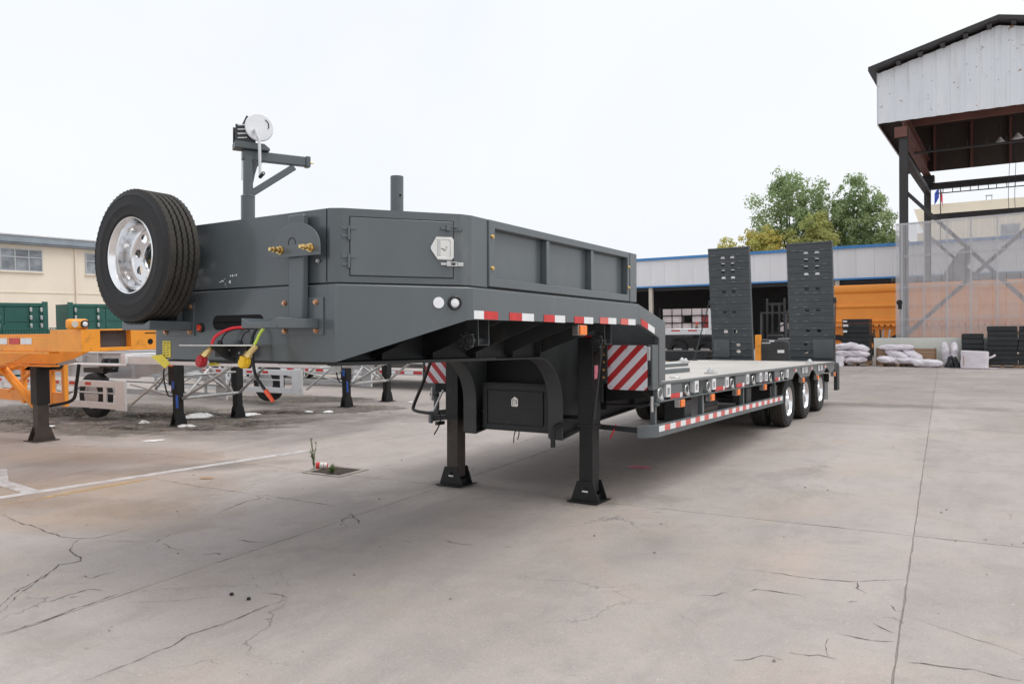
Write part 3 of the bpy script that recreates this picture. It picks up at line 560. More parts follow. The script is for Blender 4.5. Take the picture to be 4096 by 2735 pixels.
# ---- chamfer door with hinges, clamps and latch (local frame: x along the chamfer, -y outwards)
CH = Matrix.Translation((.965, .055, 0)) @ Matrix.Rotation(math.atan2(.605, .49), 4, 'Z')
def chf(): mb = MB(); mb.m = CH; return mb
dl = .779
g = chf().ringprism([(.042, 2.070), (.726, 2.070), (.726, 2.452), (.042, 2.452)], [(.046, 2.074), (.722, 2.074), (.722, 2.448), (.046, 2.448)], 1, -.0015, .01).build('door_gap', 'void', TR, smooth=False)
door = chf().box(.047, .721, -.006, .004, 2.075, 2.447).build('box_door', 'grey_paint', TR, bevel=.004)
for z in (2.345, 2.165):
    h = chf(); h.cyl((.038, -.012, z - .045), (.038, -.012, z + .045), .009, n=10); h.box(.043, .085, -.010, -.006, z + .02, z + .04); h.box(-.005, .034, -.008, -.001, z - .03, z - .01); h.box(-.005, .034, -.008, -.001, z + .02, z + .04)
    h.build('hinge', 'grey_paint', door, bevel=.002)
for z in (2.40, 2.165):
    h = chf(); h.box(.635, .705, -.018, -.006, z - .008, z + .008); h.box(.672, .698, -.028, -.006, z - .016, z + .018); h.box(.735, .79, -.012, -.001, z - .012, z + .012); h.tube([(.69, -.02, z + .012), (.745, -.018, z + .012), (.752, -.018, z), (.745, -.018, z - .012), (.69, -.02, z - .012)], .0025, 6)
    h.build('toggle_clamp', 'grey_paint' if z > 2.3 else 'zinc', door, bevel=.0015)
lk = MB(); lk.m = CH @ Matrix.Translation((.645, -.0065, 2.268)); paddle(lk, .155, .150); lt = lk.build('paddle_latch', 'stainless', door, bevel=.003)
h = MB(); h.m = CH @ Matrix.Translation((.645, -.0065, 2.268)); h.box(-.03, -.012, -.010, -.003, -.05, .05); h.tube(spline([(-.005, -.008, 0), (.012, -.016, -.004), (.02, -.016, -.012), (.03, -.012, .0), (.03, -.01, .014)]), .0045, 7)
h.build('latch_handle', 'zinc', lt, bevel=.002)
# reflector and marker lamp on the lower chamfer
CB = Matrix.Translation((.985, .032, 0)) @ Matrix.Rotation(math.atan2(.653, .50), 4, 'Z')
mb = MB(); mb.m = CB; mb.cyl((.625, -.009, 1.908), (.625, .0, 1.908), .037, n=28).build('round_reflector', 'lamp_white', TR, bevel=.002)
mb = MB(); mb.m = CB; mb.lathe([(.048, 0), (.047, -.016), (.040, -.022), (.033, -.018), (.032, -.006)], 28); mb.m = CB
mb2 = MB(); mb2.m = CB @ Matrix.Translation((.735, 0, 1.909)); mb2.lathe([(.048, 0), (.047, -.016), (.040, -.022), (.033, -.018), (.032, -.004)], 28); ml = mb2.build('marker_lamp', 'hose_black', TR)
mb2 = MB(); mb2.m = CB @ Matrix.Translation((.735, 0, 1.909)); mb2.lathe([(.0325, -.006), (.028, -.015), (.014, -.019), (.0005, -.020)], 24).build('lamp_lens', 'lamp_white', ml)
MB().at(-.391, 0, 1.752).lathe([(.034, 0), (.033, -.018), (.026, -.022)], 20).build('lamp_ring', 'hose_black', TR)
MB().at(-.391, 0, 1.752).lathe([(.027, -.010), (.022, -.03), (.0005, -.036)], 20).build('red_marker_lamp', 'lamp_red', TR)
stk = MB().box(-.862, -.762, -.003, -.0005, 1.535, 1.657).build('data_sticker', 'sticker_yellow', TR, smooth=False)
mb = MB()
for k in range(6):
    for q in range(2): mb.box(-.852 + .042 * q, -.852 + .042 * q + random.uniform(.022, .036), -.0042, -.0032, 1.640 - .018 * k, 1.645 - .018 * k)
mb.build('printed_lines', 'ink', stk, smooth=False)
tg = MB().prism([(-1.0, 1.54), (-.85, 1.557), (-.755, 1.49), (-.82, 1.45), (-.92, 1.505)], 1, -.012, -.009).build('yellow_tag', 'sticker_yellow', TR, smooth=False)
# chipped paint on the nose
for k in range(13):
    x, z = random.gauss(-.13, .05), random.gauss(2.055, .035)
    if k > 8: x, z = -.10 + .02 * (k - 8), 2.115 + random.uniform(-.006, .006)
    r = random.uniform(.003, .010)
    MB().prism([(x + r * random.uniform(.4, 1.1) * math.cos(a * 1.05), max(2.036, z) + r * 1.2 * random.uniform(.4, 1.1) * math.sin(a * 1.05)) for a in range(6)], 1, .0095, .0115).build('paint_chip', 'paper_white', box_o, smooth=False)
# ---- reflective tape on the gooseneck side
def tapes(segs, z0, z1, s, red='tape_red'):
    for a, b, c in segs: MB().box(1.5 * s, 1.5035 * s, a, b, z0, z1).build('reflective_tape', red if c else 'tape_white', TR, smooth=False)
G = [(.685, .855, 0), (.855, 1.03, 1), (1.18, 1.35, 1), (1.35, 1.52, 0), (1.672, 1.842, 1), (1.842, 2.01, 0), (2.175, 2.345, 1), (2.345, 2.515, 0), (2.649, 2.817, 1), (2.817, 2.985, 0), (3.083, 3.252, 1), (3.252, 3.42, 0)]
def gt(s):
    for i, (a, b, c) in enumerate(G):
        MB().box(1.5002 * s, 1.5035 * s, max(a, .74), b, 1.806 + .006 * (i > 7), 1.862 + .006 * (i > 7)).build('reflective_tape', ('tape_red_faded' if i > 7 else 'tape_red') if c else 'tape_white', TR, smooth=False)
    for a, b, c in ((3.56, 3.73, 1), (3.73, 3.90, 0)):
        za, zb = 1.832 - .25 * (a - 3.5), 1.832 - .25 * (b - 3.5)
        MB().prism([(a, za), (b, zb), (b, zb + .062), (a, za + .062)], 0, 1.5002 * s, 1.5035 * s).build('reflective_tape', 'tape_red' if c else 'tape_white', TR, smooth=False)
both(gt)
# ---- amber side lamps, winch-reel brackets under the gooseneck
def amber(y, z, s=1):
    x = 1.46 * s; o = MB().box(x - .03, x + .028, y - .012, y + .13, z - .05, z + .04).build('amber_lamp_base', 'zinc', TR, bevel=.003)
    MB().box(x + .0285 * s, x + .045 * s, y, y + .12, z - .045, z + .035).build('amber_lens', 'amber', o, bevel=.004)
for s in (1, -1):
    for y, z in ((2.28, 1.755), (4.66, .978), (5.70, .98), (6.78, .985), (8.13, .985), (10.68, .985), (11.93, .985), (13.6, .985)): amber(y, z, s)
    for y in (.93, 2.95):
        x = 1.30 * s; o = MB().box(x, x + .10 * s, y, y + .006, 1.62, 1.815).build('strap_winch', 'dark_chassis', TR)
        o2 = MB().box(x, x + .10 * s, y + .13, y + .136, 1.62, 1.815); o2.cyl((x + .05 * s, y - .05, 1.66), (x + .05 * s, y + .17, 1.66), .022, n=12); o2.build('winch_drum', 'dark_chassis', o)
        w = MB(); w.lathe([(.062, -.07), (.062, -.055), (.03, -.055)], 14); w.v = [(a + x + .05 * s, b + y, c + 1.66) for a, b, c in w.v]
        for q in range(8): a = q * math.pi / 4; w.cyl((x + .05 * s + .055 * math.cos(a), y - .075, 1.66 + .055 * math.sin(a)), (x + .05 * s + .055 * math.cos(a), y - .045, 1.66 + .055 * math.sin(a)), .010, n=6)
        w.build('ratchet_wheel', 'dark_chassis', o)
        MB().tube([(x + .10 * s, y + .0, 1.815), (x + .105 * s, y + .0, 1.63), (x + .105 * s, y + .13, 1.63), (x + .10 * s, y + .13, 1.815)], .0035, 6).build('winch_guard', 'grey_paint_dusty', o)
# ---- spare wheel carriers
def carrier(s):
    X = lambda a, b: sorted((a * s, b * s))
    a, b = X(.593, .729); p = MB().box(a, b, -.062, -.013, 1.80, 2.47).build('carrier_post', 'grey_paint', TR, bevel=.008)
    a, b = X(.468, .857); MB().box(a, b, -.012, -.0005, 1.694, 1.937).build('mounting_plate', 'grey_paint', p, bevel=.002)
    arc = [(.70 + .215 * math.cos(R(t)), 2.255 + .155 * math.sin(R(t))) for t in range(0, 181, 10)]
    poly = [(.485, 2.195), (.915, 2.195)] + arc
    MB().prism([(q[0] * s, q[1]) for q in poly], 1, -.094, -.084).build('clamp_plate', 'grey_paint', p, bevel=.002)
    MB().box(*X(.62, .70), -.083, -.063, 2.20, 2.36).build('clamp_spacer', 'grey_paint', p)
    MB().torus((.665 * s, -.094, 2.285), .032, .004, 1, 14, 5, (R(-20), R(200))).build('weld_ring', 'dark_chassis', p)
    for x in (.560, .838):
        m = MB(); m.cyl((x * s, -.084, 2.242), (x * s, -.185, 2.242), .0125, n=12); m.cyl((x * s, -.094, 2.242), (x * s, -.102, 2.242), .028, n=16); m.cyl((x * s, -.102, 2.242), (x * s, -.122, 2.242), .023, n=6); m.cyl((x * s, -.142, 2.242), (x * s, -.158, 2.242), .019, n=6)
        m.build('clamp_stud', 'brass', p)
    for x, z in ((.504, 1.906), (.797, 1.905), (.507, 1.721), (.80, 1.722)): hexbolt(MB(), (x * s, -.012, z), (0, -1, 0), .0135, .018).build('bolt', 'copper_bolt', p)
    hexbolt(MB(), (.80 * s, .006, 2.17), (0, -1, 0), .010, .016).build('bolt', 'zinc', p)
    cr = [(.488, 1.800), (.488, 1.735), (.822, 1.735), (.822, 1.800), (.745, 1.772), (.565, 1.772)]
    MB().prism([(q[0] * s, q[1]) for q in cr], 1, -.345, -.0125).build('wheel_cradle', 'grey_paint', p, bevel=.004)
both(carrier)
# ---- wheels
def make_wheel(parent):
    Rr = .470; half = [(.262, -.104), (.276, -.120), (.286, -.126), (.290, -.130), (.296, -.130), (.300, -.129), (.345, -.137), (.352, -.1395), (.356, -.1395), (.360, -.138), (.390, -.138), (.418, -.1335), (.421, -.136), (.428, -.134), (.431, -.129), (.448, -.122), (.458, -.116)]
    side = half + [(.455, -.110)]
    ty = MB(); ty.lathe(side + [(.44, -.10), (.44, .10)] + [(r, -t) for r, t in side[::-1]], 96)
    tyre = ty.build('wheel', 'rubber', parent)
    prof = [(.456, -.1165), (.4665, -.112), (Rr, -.104)]; zg = [0, 0, 0]
    for gx in (-.066, -.022, .022, .066): prof += [(Rr, gx - .0078), (Rr - .017, gx - .0050), (Rr - .017, gx + .0050), (Rr, gx + .0078)]; zg += [.0032] * 4
    prof += [(Rr, .104), (.4665, .112), (.456, .1165)]; zg += [0, 0, 0]
    td = MB(); td.lathe(prof, 132, zig=zg)
    # shoulder sipes
    for i in range(66):
        a = 2 * math.pi * i / 66
        for sg in (-1, 1):
            c, q = math.cos(a), math.sin(a); td.m = Matrix.Rotation(-a, 4, 'Y'); td.box(.4575, .4700, sg * .1105 - .004, sg * .1105 + .0045, -.0035, .0035)
    td.m = Matrix.Identity(4)
    tr = td.build('tread', 'rubber_tread', tyre)
    rm = MB(); rm.lathe([(.262, -.100), (.272, -.114), (.275, -.121), (.271, -.126), (.264, -.124), (.257, -.112), (.250, -.100), (.243, -.085), (.238, -.060), (.234, -.02), (.229, .015), (.222, .035), (.212, .046)], 64)
    rm.lathe([(.235, .05), (.245, .09), (.262, .104)], 48)
    NH = 8; rr0, rr1, rh, hr = .112, .212, .165, .033
    for k in range(NH):
        a0 = 2 * math.pi * k / NH; dA = math.pi / NH; vs = []; ins = []
        for i in range(24):
            t = 2 * math.pi * i / 24; ins.append((rh + hr * math.cos(t), hr * math.sin(t)))
            d = Vector((math.cos(t), math.sin(t))); lo, hi = 0, .3
            for _ in range(22):
                m = (lo + hi) / 2; x, y = rh + d.x * m, d.y * m; ok = rr0 <= math.hypot(x, y) <= rr1 and abs(math.atan2(y, x)) <= dA
                lo, hi = (m, hi) if ok else (lo, m)
            vs.append((rh + d.x * lo, d.y * lo))
        ca, sa = math.cos(a0), math.sin(a0); tz = lambda x, y: .046 - .01 * (math.hypot(x, y) - rr0) / .1
        allp = [(x, y) for x, y in vs] + [(x, y) for x, y in ins]
        V3 = [(x * ca - y * sa, tz(x, y), x * sa + y * ca) for x, y in allp] + [(x * ca - y * sa, tz(x, y) + .012, x * sa + y * ca) for x, y in ins]
        rm.add(V3, [(i, (i + 1) % 24, 24 + (i + 1) % 24, 24 + i) for i in range(24)] + [(24 + i, 24 + (i + 1) % 24, 48 + (i + 1) % 24, 48 + i) for i in range(24)])
    rm.lathe([(.112, .046), (.108, .040), (.100, .040), (.096, .05), (.096, .075)], 40)
    rm.build('rim', 'alloy', tyre)
    nt_ = MB()
    for k in range(8): a = 2 * math.pi * (k + .5) / 8; nt_.cyl((.135 * math.cos(a), .046, .135 * math.sin(a)), (.135 * math.cos(a), .0425, .135 * math.sin(a)), .0125, n=14)
    nt_.build('stud_hole', 'rust_iron', tyre)
    return tyre
spare = make_wheel(TR); spare.name = 'spare_wheel'; spare.location = (-.70, -.238, 2.262); spare.rotation_euler = (0, R(13), 0)
MB().cyl((.10, .05, .115), (.12, .0, .115), .022, n=8).build('wedge_stop', 'rust_iron', spare)
road = make_wheel(TR); road.name = 'wheel'
MB().lathe([(.096, .06), (.094, -.01), (.075, -.03), (.0005, -.034)], 28).build('hub_cap', 'alloy', road)
for c in [q for q in bpy.data.objects if q.parent in (road, spare) and q.name.startswith('stud_hole')]: bpy.data.objects.remove(c)
first = True; SC = .925
for k, Y in enumerate((10.30, 11.62, 12.94)):
    zc = .029 * (Y + 3.503 - 7.2) + .47 * SC - .004
    ax = MB().cyl((-1.1, Y, zc), (1.1, Y, zc), .065, n=16).build('axle', 'dark_chassis', TR)
    for s in (1, -1):
        for X, flip in ((1.235, 1), (.905, -1)):
            loc = (X * s, Y, zc); rz = R(90) * s * flip; rot = Euler((0, random.uniform(0, 6), rz))
            if first: w = road; w.location = loc; w.rotation_euler = rot; w.scale = (SC,) * 3; first = False
            else: w = copy_of(road, TR, loc, rot, (SC,) * 3)
        MB().box(*sorted((.50 * s, .60 * s)), Y - .5, Y + .5, zc + .09, zc + .16).build('leaf_spring', 'black_steel', ax)
        MB().lathe([(Y * 0 + .20, .0), (.20, .12), (.05, .12)], 24, axis=0).build('brake_drum', 'black_steel', ax).location = (.72 * s - .06, Y, zc)
# ---- deck
MB().box(-1.455, 1.455, 4.206, 13.86, 1.205, 1.233).build('deck', 'deck_sheet', TR)
for i in range(8):  # deck sheets butted side by side with fine joints
    y0, y1 = 4.21 + i * 1.206, 4.21 + (i + 1) * 1.206 - .004
    for xa, xb in ((-1.45, -.004), (0, 1.45)): MB().box(xa, xb, y0, y1, 1.2335, 1.237).build('deck_plate', 'deck_sheet', TR, smooth=False)
for X, y0, y1, h in ((.72, 4.23, 6.85, .055), (-.22, 4.23, 9.40, .05)): MB().box(X, X + .10, y0, y1, 1.238, 1.238 + h).build('deck_rail', 'grey_paint_dusty', TR, bevel=.006)
MB().box(.30, .62, 4.23, 7.2, 1.238, 1.262).build('deck_cover', 'silver_light', TR, bevel=.004)
def cone(x, y, k=1):
    o = MB().box(x - .07 * k, x + .07 * k, y - .07 * k, y + .07 * k, 1.238, 1.256).build('twist_lock', 'galvanised', TR, bevel=.004)
    m = MB(); m.m = Matrix.Translation((x, y, 1.256)); m.lathe([(.055 * k, 0), (.05 * k, .02), (.02 * k, .062), (.0005, .066)], 4, axis=2); m.build('lock_cone', 'galvanised', o)
for x, y in ((1.27, 6.37), (-1.27, 6.37), (1.29, 12.25), (-1.0, 11.67), (-1.29, 12.25)): cone(x, y)
MB().torus((1.30, 5.0, 1.243), .055, .008, 2).build('lashing_ring', 'galvanised', TR)
def sidebeam(s):
    X = lambda a, b: sorted((a * s, b * s))
    web = MB().box(*X(1.415, 1.432), 4.206, 9.62, 1.03, 1.205).build('side_beam', 'grey_paint_dusty', TR, smooth=False)
    MB().box(*X(1.415, 1.5), 4.03, 13.75, 1.204, 1.2325).build('top_flange', 'grey_paint', web, bevel=.003)
    MB().box(*X(1.415, 1.5), 4.03, 9.62, 1.0235, 1.0385).build('bottom_flange', 'grey_paint_dusty', web, bevel=.003)
    MB().box(*X(1.433, 1.478), 4.03, 4.205, 1.039, 1.2035).build('end_plate', 'grey_paint_dusty', web)
    # wheel-arch skirt
    poly = [(9.622, 1.203), (9.622, 1.026)]
    for yc in (10.30, 11.62, 12.94):
        for t in range(-8, 9): a = R(t * 4.3); poly.append((yc + .475 * math.sin(a), .655 + .475 * math.cos(a)) if abs(t) < 8 else (yc + .475 * math.sin(a) * 1.08, 1.026))
    poly += [(13.5, 1.026), (13.74, 1.09), (13.74, 1.203)]
    MB().prism(poly, 0, *X(1.452, 1.476)).build('arch_skirt', 'grey_paint', web, smooth=False)
    for y0, y1 in ((4.385, 4.755), (5.895, 6.27), (6.76, 7.15), (8.80, 9.13)): MB().box(*X(1.433, 1.482), y0, y1, 1.039, 1.2035).build('side_panel', 'grey_paint', web, bevel=.012)
    for a, b, c in ((4.387, 4.676, 1), (4.676, 4.75, 0), (5.897, 6.214, 1), (6.214, 6.266, 0), (6.787, 7.06, 1), (7.06, 7.147, 0), (8.826, 9.03, 1), (9.03, 9.127, 0)):
        MB().box(*X(1.4822, 1.485), a, b, 1.042, 1.094).build('reflective_tape', 'tape_red' if c else 'tape_white', web, smooth=False)
    for a, b, c in ((4.765, 4.86, 1), (4.93, 5.02, 0), (6.42, 6.55, 1), (6.63, 6.70, 0), (7.35, 7.42, 1), (8.33, 8.42, 1)):
        MB().box(*X(1.4322, 1.435), a, b, 1.042, 1.088).build('reflective_tape', 'tape_red' if c else 'tape_white', web, smooth=False)
    for a, b, c in ((10.12, 10.22, 1), (10.22, 10.3, 0), (11.40, 11.5, 1), (11.5, 11.58, 0), (12.66, 12.76, 1), (12.76, 12.86, 0)):
        MB().box(*X(1.4762, 1.479), a, b, 1.145, 1.195).build('reflective_tape', 'tape_red_faded' if c else 'tape_white', web, smooth=False)
    for y in (4.305, 5.19, 5.82, 6.345, 7.28, 7.955, 8.265, 9.58, 10.75, 11.0, 12.1, 12.35):
        z0, z1 = 1.066, 1.203
        if y > 9.7: z0 = 1.10
        xo = X(1.478, 1.497) if y > 9.7 else X(1.434, 1.497)
        MB().ringprism([(y - .066, z0), (y + .066, z0), (y + .066, z1), (y - .066, z1)], [(y - .034, z0 + .02), (y + .034, z0 + .02), (y + .034, z0 + .095), (y - .034, z0 + .095)], 0, *xo).build('stake_pocket', 'silver_light', web, bevel=.004)
        if y < 9.7: MB().box(*X(1.4335, 1.437), y - .036, y + .036, z0 + .018, z0 + .098).build('pocket_slot', 'void', web, smooth=False)
    for y in (4.105, 4.90, 5.64, 6.59, 7.60, 8.53, 9.28):
        m = MB().torus((1.478 * s, y, 1.112), .057, .010, 0, 18, 7); m.build('lashing_ring', 'zinc', web)
        MB().box(*X(1.434, 1.492), y - .012, y + .075, 1.040, 1.078).build('ring_lug', 'galvanised', web, bevel=.004)
    for y in (5.40, 7.75, 8.05, 8.68): MB().cyl((1.433 * s, y, 1.125), (1.446 * s, y, 1.125), .07, n=20).build('blank_cover', 'dark_chassis', web)
both(sidebeam)
# ---- side guards
def guard(s):
    X = lambda a, b: sorted((a * s, b * s))
    r = MB(); r.box(*X(1.462, 1.496), 4.03, 9.30, .668, .798); r.prism([(1.462 * s, 4.03), (1.496 * s, 4.03), (1.475 * s, 3.955), (1.40 * s, 3.86), (1.34 * s, 3.83), (1.33 * s, 3.86), (1.375 * s, 3.885), (1.44 * s, 3.96)], 2, .668, .798)
    o = r.build('side_guard', 'grey_paint_dusty', TR, bevel=.004)
    MB().bar((1.36 * s, 3.88, .742), (.60 * s, 4.05, .742), .05, .05).build('guard_arm', 'dark_chassis', o, bevel=.003)
    for y in (4.052, 5.52, 7.22, 8.94): MB().box(*X(1.40, 1.455), y - .024, y + .024, .70, 1.022).build('guard_post', 'grey_paint_dusty', o, bevel=.003)
    y = 4.032; k = 0
    while y < 9.2:
        MB().box(*X(1.4962, 1.499), y, y + .156, .722, .782).build('reflective_tape', 'tape_white' if k % 2 == 0 else 'tape_red_faded', o, smooth=False); y += .1575; k += 1
both(guard)
# ---- under-deck gear: air tank, valve boxes, hoses, spring hangers
MB().cyl((1.05, 6.1, .80), (1.05, 7.0, .80), .12, n=20).build('air_tank', 'black_steel', TR)
b = MB().box(1.15, 1.40, 5.05, 5.28, .70, .98).build('side_locker', 'dark_chassis', TR, bevel=.01); MB().box(1.401, 1.406, 5.07, 5.26, .70, .755).build('locker_plate', 'silver_paint', b)
MB().box(1.28, 1.42, 5.60, 5.66, .74, 1.0).build('lamp_bracket', 'silver_paint', TR, bevel=.003)
MB().box(1.20, 1.40, 7.55, 7.80, .78, 1.0).build('valve_box', 'dark_chassis', TR, bevel=.01)
MB().box(.8, 1.35, 9.05, 9.5, .62, .95).build('valve_box', 'black_steel', TR, bevel=.01)
MB().tube([(1.15, 5.9, .92), (1.15, 6.4, .925)], .014, 6).build('red_air_hose', 'hose_red', TR)
MB().tube(spline([(1.05, 3.95, .78), (1.03, 3.92, .70), (.99, 3.93, .63)]), .008, 6).build('loose_red_hose', 'hose_red', TR)
for s in (1, -1): MB().tube(spline([(.75 * s, 4.3, .95), (.8 * s, 5.5, .88), (.78 * s, 7.5, .92), (.75 * s, 9.5, .86)]), .02, 6).build('brake_hose', 'hose_black', TR)
# ---- landing legs
def leg(s):
    X = .862 * s
    o = MB().box(X - .088, X + .088, 3.612, 3.788, .775, 1.70).build('landing_leg', 'leg_black', TR, bevel=.006)
    MB().box(X - .094, X + .094, 3.606, 3.794, .765, .80).build('leg_collar', 'leg_black', o, bevel=.003)
    MB().box(X - .077, X + .077, 3.623, 3.777, .10, .79).build('inner_leg', 'leg_black' if s > 0 else 'leg_brown', o, bevel=.004)
    ft = MB(); ft.box(X - .172, X + .172, 3.53, 3.87, .004, .016)
    for y in (3.598, 3.79): ft.prism([(X - .162, .0165), (X + .162, .0165), (X + .092, .215), (X - .092, .215)], 1, y, y + .012)
    for x in (-.098, .086): ft.box(X + x, X + x + .012, 3.611, 3.789, .0165, .07)
    ft.build('foot', 'leg_black', o, bevel=.002)
    MB().box(X - .03, X + .035, 3.5945, 3.5975, .105, .122).build('foot_label', 'tape_white', o, smooth=False)
    MB().cyl((X, 3.58, .145), (X, 3.82, .145), .016, n=12).build('foot_pin', 'black_steel', o)
    MB().box(X - .11, X + .11, 3.792, 3.806, 1.02, 1.72).build('leg_bracket', 'dark_chassis', o)
    MB().box(*sorted((X - .02 * s, X + .10 * s)), 3.60, 3.80, 1.701, 1.715).build('leg_cap', 'glad_red' if s > 0 else 'leg_black', o)
    for z in (1.28, 1.36, 1.44, 1.52, 1.60):
        for dx in (-.125, .118): hexbolt(MB(), (X + dx, 3.80, z), (0, -1, 0), .011, .02).build('bolt', 'brass', o)
    MB().box(X - .155, X + .155, 3.80, 3.812, 1.22, 1.70).build('bolt_plate', 'dark_chassis', o)
    MB().bar((X - .06 * s, 3.72, .86), (.60 * s, 4.35, 1.05), .05, .05).build('leg_brace', 'dark_chassis', o)
both(leg)
MB().box(.951, .953, 3.64, 3.72, 1.27, 1.41).build('warning_sticker', 'sticker_pink', TR, smooth=False)
MB().cyl((-.77, 3.7, .86), (.77, 3.7, .86), .022, n=12).build('leg_cross_shaft', 'black_steel', TR)
MB().tube([(.95, 3.66, 1.56), (1.02, 3.66, 1.54), (.965, 3.60, .86)], .013, 8).build('crank_handle', 'dark_chassis', TR)
MB().box(.97, 1.03, 3.62, 3.70, 1.52, 1.60).build('crank_hook', 'black_steel', TR, bevel=.01)
MB().tube(spline([(.66, 3.50, .80), (.60, 3.47, .78), (.57, 3.46, .72), (.565, 3.46, .56)], 5), .026, 8).build('drain_hose', 'hose_black', TR)
MB().box(-.95, -.99, 3.47, 3.60, .70, .74).build('crank_stop', 'black_steel', TR)
MB().tube(spline([(-1.165, 3.62, 1.44), (-1.30, 3.62, 1.15), (-1.428, 3.62, .90), (-1.40, 3.60, .84), (-1.20, 3.58, .822), (-1.02, 3.58, .828)], 6), .020, 9).build('folded_crank', 'black_steel', TR)
MB().tube([(-1.02, 3.66, 1.09), (-1.12, 3.60, .84)], .013, 8).build('crank_rod', 'galvanised', TR)
MB().tube(spline([(-1.02, 3.58, .828), (-.98, 3.56, .78), (-1.0, 3.55, .68), (-1.06, 3.54, .58)], 6), .008, 6).build('loose_wire', 'hose_black', TR)
# ---- striped warning boards
def board(s):
    arm = MB().box(*sorted((1.445 * s, 1.497 * s)), 3.862, 4.02, 1.16, 1.62).build('board_bracket', 'grey_paint_dusty', TR, bevel=.006)
    m = MB().prism(rrect(-.222, .222, -.230, .230, .032), 1, -.006, 0); o = m.build('warning_board', 'board_stripes_a' if s > 0 else 'board_stripes_b', TR, smooth=False, bevel=.001)
    o.location = (1.222 * s, 3.855, 1.385)
    for x in (-.19, 0, .19):
        for z in (-.2, 0, .2):
            if x or z: MB().cyl((x, -.006, z), (x, -.010, z), .007, n=8).build('rivet', 'zinc', o)
    MB().box(*sorted((1.40 * s, 1.485 * s)), 3.862, 3.90, 1.20, 1.58).build('board_arm', 'dark_chassis', arm, bevel=.004)
    MB().box(*sorted((1.44 * s, 1.475 * s)), 3.845, 3.861, 1.46, 1.60).build('board_lock', 'silver_paint', arm, bevel=.006)
    for z in (1.31, 1.52): MB().cyl((1.466 * s, 3.861, z), (1.466 * s, 3.8585, z), .012, n=10).build('bracket_hole', 'void', arm)
    MB().cyl((1.44 * s, 3.98, .93), (1.44 * s, 3.98, 1.09), .018, n=10).build('lock_pin', 'galvanised', arm)
    MB().box(*sorted((1.40 * s, 1.49 * s)), 3.99, 4.08, .985, 1.022).build('corner_block', 'grey_paint_dusty', arm, bevel=.01)
both(board)
# ---- front coupling plate with air couplers and hoses
cp = MB().prism([(-.36, -.205), (.30, -.205), (.36, -.15), (.36, 0), (-.30, 0), (-.36, -.06)], 2, 1.622, 1.632).build('coupling_plate', 'stainless', TR, bevel=.002)
MB().prism([(-.205, 1.622), (-.12, 1.55), (0, 1.50), (0, 1.622)], 0, -.02, -.008).build('plate_rib', 'dark_chassis', cp)
MB().box(-.16, .18, -.06, -.001, 1.545, 1.620).build('coupling_box', 'hose_black', cp, bevel=.004)
for x in (-.07, .0, .11): hexbolt(MB(), (x, -.06, 1.595 - .02 * (x > .1)), (0, -1, 0), .007, .01).build('bolt', 'zinc', cp)
for x, mat in ((-.10, 'glad_red'), (.345, 'glad_yellow')):
    m = MB(); m.cyl((x + .03, -.14, 1.622), (x + .012, -.18, 1.575), .020, n=12); m.cyl((x + .012, -.18, 1.575), (x + .004, -.20, 1.548), .028, n=6); o = m.build('air_coupler', 'brass', cp)
    k = MB(); k.at(x, -.21, 1.512, ry=R(12)); k.lathe([(.0005, -.028), (.030, -.028), (.036, -.01), (.036, .016), (.028, .028), (.0005, .028)], 18)
    k.box(-.028, .028, -.022, .022, .012, .042); k.box(.022, .048, -.012, .014, .0, .034); k.build('gladhand', mat, o, bevel=.004)
    MB().at(x, -.21, 1.505).lathe([(.022, .028), (.030, .04), (.022, .046)], 14).build('coupler_seal', 'zinc' if mat == 'glad_red' else 'hose_black', o)
MB().tube(spline([(.12, .02, 1.752), (.02, -.05, 1.745), (-.06, -.10, 1.705), (-.085, -.13, 1.66), (-.088, -.14, 1.60), (-.085, -.16, 1.575)]), .0105, 9).build('red_air_hose', 'hose_red', TR)
MB().tube(spline([(.36, .02, 1.80), (.385, -.07, 1.755), (.385, -.12, 1.70), (.37, -.13, 1.66), (.362, -.15, 1.62), (.358, -.17, 1.585)]), .010, 9).build('lime_air_hose', 'hose_lime', TR)
MB().tube(spline([(.10, .02, 1.742), (.02, -.03, 1.737), (-.04, -.06, 1.71), (-.08, -.07, 1.65), (-.09, -.07, 1.632)]), .005, 7).build('black_lead', 'hose_black', TR)
MB().tube(spline([(.14, .01, 1.74), (.11, -.03, 1.70), (.10, -.05, 1.632)]), .005, 7).build('black_lead', 'hose_black', TR)
for x, y in ((-.09, -.07), (.10, -.05)): MB().cyl((x, y, 1.632), (x, y, 1.662), .021, .014, n=14).build('cable_gland', 'hose_black', cp)
MB().tube(spline([(.25, .0, 1.78), (.265, -.06, 1.72), (.262, -.08, 1.66), (.266, -.08, 1.545), (.296, -.08, 1.429), (.35, -.08, 1.37), (.40, -.08, 1.325)]), .0105, 8).build('hanging_cable', 'hose_black', TR)
MB().cyl((.398, -.08, 1.328), (.468, -.08, 1.262), .016, .012, n=10).build('cable_plug', 'plug_orange', TR)
MB().box(.30, .72, .1, .16, 1.49, 1.50).build('nose_skid', 'stainless', TR)
